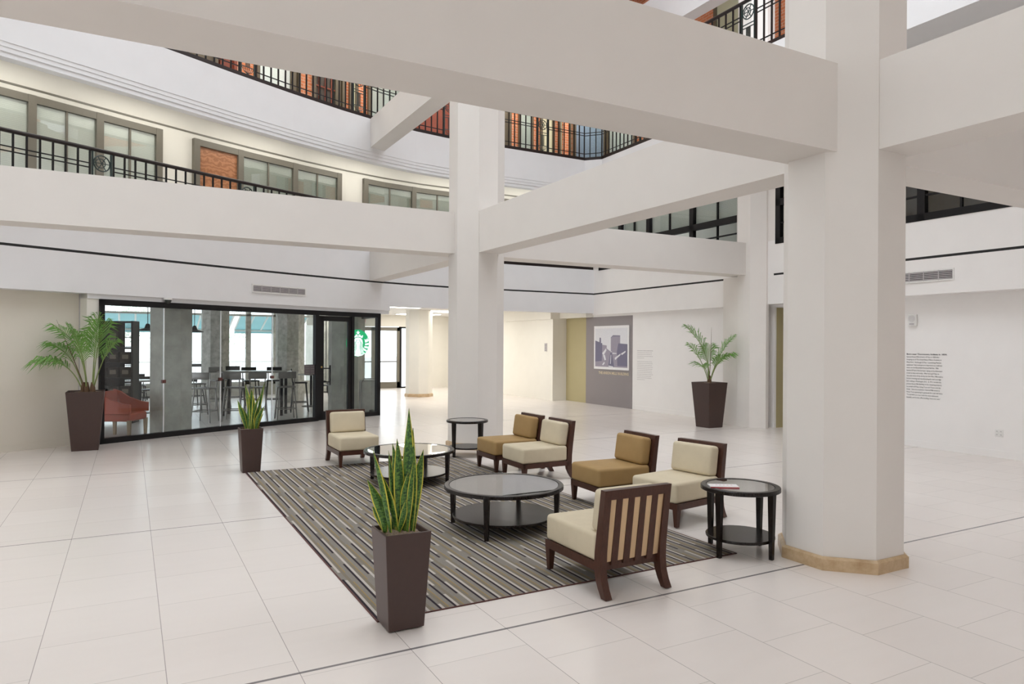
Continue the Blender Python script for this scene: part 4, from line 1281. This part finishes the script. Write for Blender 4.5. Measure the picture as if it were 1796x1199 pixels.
G = make_chair(M['gold_fab'], 'gold lounge chair beside the nearest glass coffee table')
G.location = (4.62, 6.13, RZ); G.rotation_euler = (0, 0, R(-92))
dup(A, (4.765, 5.27, RZ), R(-81), 'cream lounge chair beside the oval side table that holds a booklet')
dup(A, (4.605, 7.72, RZ), R(-90), 'cream lounge chair next to the gold one near the far column')
dup(G, (4.60, 8.46, RZ), R(-90), 'gold lounge chair beside the empty side table at the far column')
dup(A, (2.785, 9.83, RZ), R(0), 'cream lounge chair facing forward alone at the far end of the rug')

# ------------------------------------------------------------------ tables
def make_table(name, label, cat, r, h, rim, shelf_r, shelf_z, leg_r, lt, lb):
    t = thing(name, label, cat)
    w = M['tablewood']
    MB().lathe([(r - .045, h), (r - .006, h), (r, h - .006), (r, h - rim), (r - .006, h - rim - .003), (r - .045, h - rim - .003), (r - .05, h - .012), (r - .045, h - .003)], 72, close=True).build('top_frame', w, t)
    MB().lathe([(0, h - .012), (r - .05, h - .012), (r - .05, h - .003), (0, h - .003)], 72).build('glass_top', M['table_glass'], t)
    MB().lathe([(0, shelf_z), (shelf_r - .004, shelf_z), (shelf_r, shelf_z + .006), (shelf_r, shelf_z + .02), (shelf_r - .004, shelf_z + .024), (0, shelf_z + .024)], 64).build('shelf', w, t)
    for i in range(4):
        a = PI / 2 * i
        u = Vector((math.cos(a), math.sin(a), 0)); v = Vector((-u.y, u.x, 0))
        def sq(rr, s, z): 
            c = u * rr
            return [c - u * s - v * s + Vector((0, 0, z)), c + u * s - v * s + Vector((0, 0, z)), c + u * s + v * s + Vector((0, 0, z)), c - u * s + v * s + Vector((0, 0, z))]
        m = MB(); m.hexa(sq(leg_r - .002, lb / 2, 0), sq(leg_r, lt / 2, h - rim)); m.build('leg', w, t)
    return t
t1 = make_table('coffee_table', 'round glass coffee table nearest the viewer on the striped rug', 'table', .555, .40, .032, .475, .105, .505, .048, .032)
t1.location = (3.06, 5.74, RZ); t1.rotation_euler = (0, 0, R(45))
t2 = dup(t1, (3.03, 8.17, RZ), R(45), 'round glass coffee table farther back in front of the chair facing forward')
s1 = make_table('side_table', 'round dark side table with a booklet on its glass top beside the big column', 'table', .318, .55, .032, .275, .125, .288, .048, .030)
s1.location = (4.435, 4.165, 0); s1.rotation_euler = (0, 0, R(10))
s2 = dup(s1, (4.53, 9.70, 0), R(22), 'round dark side table with an empty glass top at the far column')
# booklet
p = Vector((4.27, 4.19, .5485))
bk = thing('booklet', 'white booklet with a red spine lying on the side table by the big column', 'booklet', p, R(-33))
pg = MB().box(-.115, .115, -.06, .06, 0, .009).build('pages', M['paper'], bk)
MB().box(-.115, .115, -.063, -.06, 0, .006).build('spine', M['red'], bk)
mb = MB()
for i in range(5): mb.box(-.06 + i * .03, -.045 + i * .03, .012, .020, .009, .0093)
mb.build('print', M['red'], pg)

# ------------------------------------------------------------------ planters and plants
def planter(label, loc, bw, tw, h):
    t = thing('planter', label, 'planter', loc)
    def sq(w, z): return [(-w / 2, -w / 2, z), (w / 2, -w / 2, z), (w / 2, w / 2, z), (-w / 2, w / 2, z)]
    m = MB()
    b, tp = sq(bw, 0), sq(tw, h); it, ib = sq(tw - .03, h), sq(tw - .045, h - .05)
    V = b + tp + it + ib
    F = [(3, 2, 1, 0)] + [(i, (i + 1) % 4, 4 + (i + 1) % 4, 4 + i) for i in range(4)] + [(4 + i, 4 + (i + 1) % 4, 8 + (i + 1) % 4, 8 + i) for i in range(4)] + [(8 + i, 8 + (i + 1) % 4, 12 + (i + 1) % 4, 12 + i) for i in range(4)] + [(12, 13, 14, 15)]
    m.add(V, F)
    o = m.build('pot', M['planter'], t)
    bv = o.modifiers.new('edge', 'BEVEL'); bv.width = .005; bv.segments = 2; bv.limit_method = 'ANGLE'
    m = MB(); n = 14; w = tw - .042; rn = random.Random(int(loc[0] * 100))
    V = []; F = []
    for j in range(n + 1):
        for i in range(n + 1):
            e = min(i, j, n - i, n - j) / (n / 2)
            V.append(((i / n - .5) * w, (j / n - .5) * w, h - .035 + .03 * e ** .6 * (1 if e > 0 else 0) + rn.uniform(-.006, .006)))
    for j in range(n):
        for i in range(n): F.append((j * (n + 1) + i, j * (n + 1) + i + 1, (j + 1) * (n + 1) + i + 1, (j + 1) * (n + 1) + i))
    m.add(V, F); m.build('mulch', M['mulch'], t)
    return t
def blade(m, base, tip, width, bow, side, n=10, twist=0.0):
    """long pointed succulent leaf with a folded section; UV across and along"""
    base, tip = Vector(base), Vector(tip)
    ax = (tip - base)
    V = []; UV = []; F = []
    for i in range(n + 1):
        f = i / n
        c = base + ax * f + bow * (4 * f * (1 - f))
        w = 1.12 * width * (0.36 + .74 * math.sin(min(1, f * 1.35) * PI * .60)) * (1 - max(0, (f - .55) / .45) ** 1.7)
        w = max(w, .0015)
        sd = side.copy()
        sd.rotate(Matrix.Rotation(twist * f, 3, ax.normalized()))
        nm = ax.cross(sd).normalized()
        V += [c - sd * w / 2 + nm * w * .16, c - sd * w * .40 + nm * w * .08, c - nm * w * .06, c + sd * w * .40 + nm * w * .08, c + sd * w / 2 + nm * w * .16]
        UV += [(0, f * 1.0), (.095, f), (.5, f), (.905, f), (1, f)]
    for i in range(n):
        for k in range(4): F.append((5 * i + k, 5 * i + k + 1, 5 * i + 5 + k + 1, 5 * i + 5 + k))
    m.add(V, F, 0, UV, smooth=True)
def snake_plant(label, pl_label, loc, leaves, seed, sc=1.0):
    t = planter(pl_label, loc, .222, .285, .575)
    q = thing('snake_plant', label, 'plant', (loc[0], loc[1], loc[2] + .545))
    rn = random.Random(seed)
    for tx, tz, w in leaves:
        m = MB()
        dep = rn.uniform(-.06, .06)
        b = RT * (tx * .35 + rn.uniform(-.035, .035)) + FW * (dep * .7)
        b.x = max(-.09, min(.09, b.x)); b.y = max(-.09, min(.09, b.y)); b.z = -.01
        tip = RT * tx + FW * dep * 1.3; tip.z = tz
        bow = RT * (-.10 * tx + rn.uniform(-.012, .012)) + FW * rn.uniform(-.02, .02)
        sd = (RT * math.cos(rn.uniform(-.7, .7)) + FW * math.sin(rn.uniform(-.8, .8))).normalized()
        blade(m, b, tip, w, bow, sd, twist=rn.uniform(-.9, .9))
        m.build('leaf', M['snake'], q)
    return t
snake_plant('tall snake plant with yellow edged leaves nearest the viewer', 'tapered brown planter on the near corner of the rug', (1.45, 4.045, RZ + .001),
            [(.045, .76, .062), (.07, .64, .055), (-.06, .54, .06), (-.16, .52, .05), (.135, .51, .06), (.08, .55, .04), (-.20, .33, .058), (-.187, .15, .05), (.087, .46, .03), (.10, .27, .04), (-.08, .50, .03), (.01, .40, .065), (-.02, .58, .055), (-.11, .36, .05), (.05, .38, .06), (.12, .36, .045), (-.05, .22, .04), (.04, .22, .035)], 11)
snake_plant('snake plant with yellow edged leaves in the planter before the shop glass', 'tapered brown planter at the far corner of the rug by the shop', (1.41, 9.80, 0),
            [(-.10, .60, .06), (.065, .62, .06), (.175, .64, .04), (.0, .55, .07), (-.18, .40, .05), (.185, .32, .055), (.145, .47, .04), (-.035, .50, .05), (-.13, .30, .045), (.10, .36, .05), (-.06, .42, .06), (.03, .28, .05), (.15, .22, .035), (-.10, .18, .035)], 23)

def frond(q, base, ctrl, tip, nl, ll, droop, seed, name='frond', start=.35, wid=.026):
    """feather palm frond: arched stalk with leaflets on both sides"""
    rn = random.Random(seed)
    B = lambda f: base * (1 - f) ** 2 + ctrl * (2 * f * (1 - f)) + tip * f * f
    m = MB()
    m.tube([B(i / 14) for i in range(15)], [.011 - .0085 * i / 14 for i in range(15)], 6, 1)
    for i in range(nl):
        f = start + (1 - start) * (i + .5) / nl
        p = B(f); d = (B(min(1, f + .02)) - B(max(0, f - .02))).normalized()
        sd = d.cross(Vector((0, 0, 1)))
        sd = sd.normalized() if sd.length > .15 else (RT * .8 - FW * .6).normalized()
        up = sd.cross(d).normalized()
        env = math.sin(PI * (0.18 + .78 * (i + .5) / nl)) ** .7
        for s in (-1, 1):
            L = ll * env * rn.uniform(.85, 1.1)
            dr = (d * .62 + sd * s * .72 + up * rn.uniform(.05, .3)).normalized()
            a = p; b = p + dr * L * .55; c = p + dr * L + Vector((0, 0, -droop * L * rn.uniform(.7, 1.2)))
            w = d * wid * .5 * env
            fold = up * (-.006)
            V = [a - w * .5, a + w * .5, b - w, b + fold, b + w, c]
            m.add(V, [(0, 1, 4, 3), (0, 3, 2), (2, 3, 5), (3, 4, 5)], 0, [(.4, 0), (.6, 0), (0, .5), (.5, .5), (1, .5), (.5, 1)])
    return m.build(name, [M['palm'], M['stem']], q)
def V3(r, z, d): return RT * r + FW * d + Vector((0, 0, z))
def palm(label, loc, fr, spears, seed):
    q = thing('potted_palm', label, 'plant', loc)
    for i, (b, c, tp, nl, ll, dr, stt) in enumerate(fr):
        frond(q, V3(*b), V3(*c), V3(*tp), nl, ll, dr, seed + i, start=stt)
    for b, tp in spears:
        MB().tube([V3(*b), (V3(*b) + V3(*tp)) * .5 + Vector((.01, 0, 0)), V3(*tp)], [.008, .006, .0015], 6).build('spear', M['husk'], q)
    m = MB()
    for b in {(round(f[0][0], 2), round(f[0][2], 2)) for f in fr}:
        m.tube([V3(b[0], -.01, b[1]), V3(b[0] * .98, .06, b[1]), V3(b[0] * .96, .15, b[1])], [.034, .03, .012], 8)
    m.build('husk', M['husk'], q)
    return q
planter('tall tapered brown planter against the beige wall beside the shop glass', (-.61, 12.97, 0), .365, .52, .925)
palm('feathery palm in the tall planter beside the shop glass', (-.61, 12.97, .915),
     [((.10, 0, 0), (.13, .75, .0), (.17, 1.22, .05), 24, .50, .30, .40), ((.10, 0, .03), (.16, .65, -.05), (.36, 1.12, -.10), 24, .50, .40, .42),
      ((.02, 0, 0), (-.05, .80, .03), (-.54, 1.04, .06), 22, .44, .40, .42), ((-.03, 0, -.03), (-.20, .58, -.08), (-.68, .46, -.16), 24, .46, .55, .38),
      ((.0, 0, .04), (.0, .75, -.04), (-.22, 1.05, -.14), 21, .42, .35, .42), ((-.04, 0, .02), (-.22, .66, .04), (-.60, .74, .06), 22, .42, .5, .40),
      ((.08, 0, .05), (.20, .6, .10), (.40, .80, .12), 18, .40, .45, .45), ((.04, 0, -.05), (.08, .60, -.15), (-.04, .95, -.28), 21, .40, .40, .42)],
     [((.01, 0, 0), (-.50, 1.14, .04))], 40)
planter('tall tapered brown planter against the white wall near the pier', (10.67, 10.88, 0), .38, .52, .935)
palm('small feathery palm in the planter against the white wall', (10.67, 10.88, .925),
     [((.0, 0, 0), (.02, .74, .02), (-.50, 1.18, .05), 28, .62, .30, .36), ((.01, 0, 0), (.12, .58, -.05), (.50, .99, -.05), 24, .40, .25, .42),
      ((-.01, 0, .01), (-.16, .54, .0), (-.46, .82, -.08), 18, .30, .3, .48), ((.01, 0, -.01), (.18, .60, .05), (.52, .58, .08), 20, .34, .45, .42),
      ((.0, 0, .01), (-.10, .42, -.12), (-.28, .36, -.25), 14, .34, .35, .45), ((.0, 0, -.01), (.08, .42, -.12), (.18, .55, -.3), 15, .34, .35, .45), ((0, 0, 0), (-.05, .5, .08), (.05, .8, .15), 15, .34, .3, .45)],
     [((.0, .1, 0), (.04, 1.16, .0))], 70)
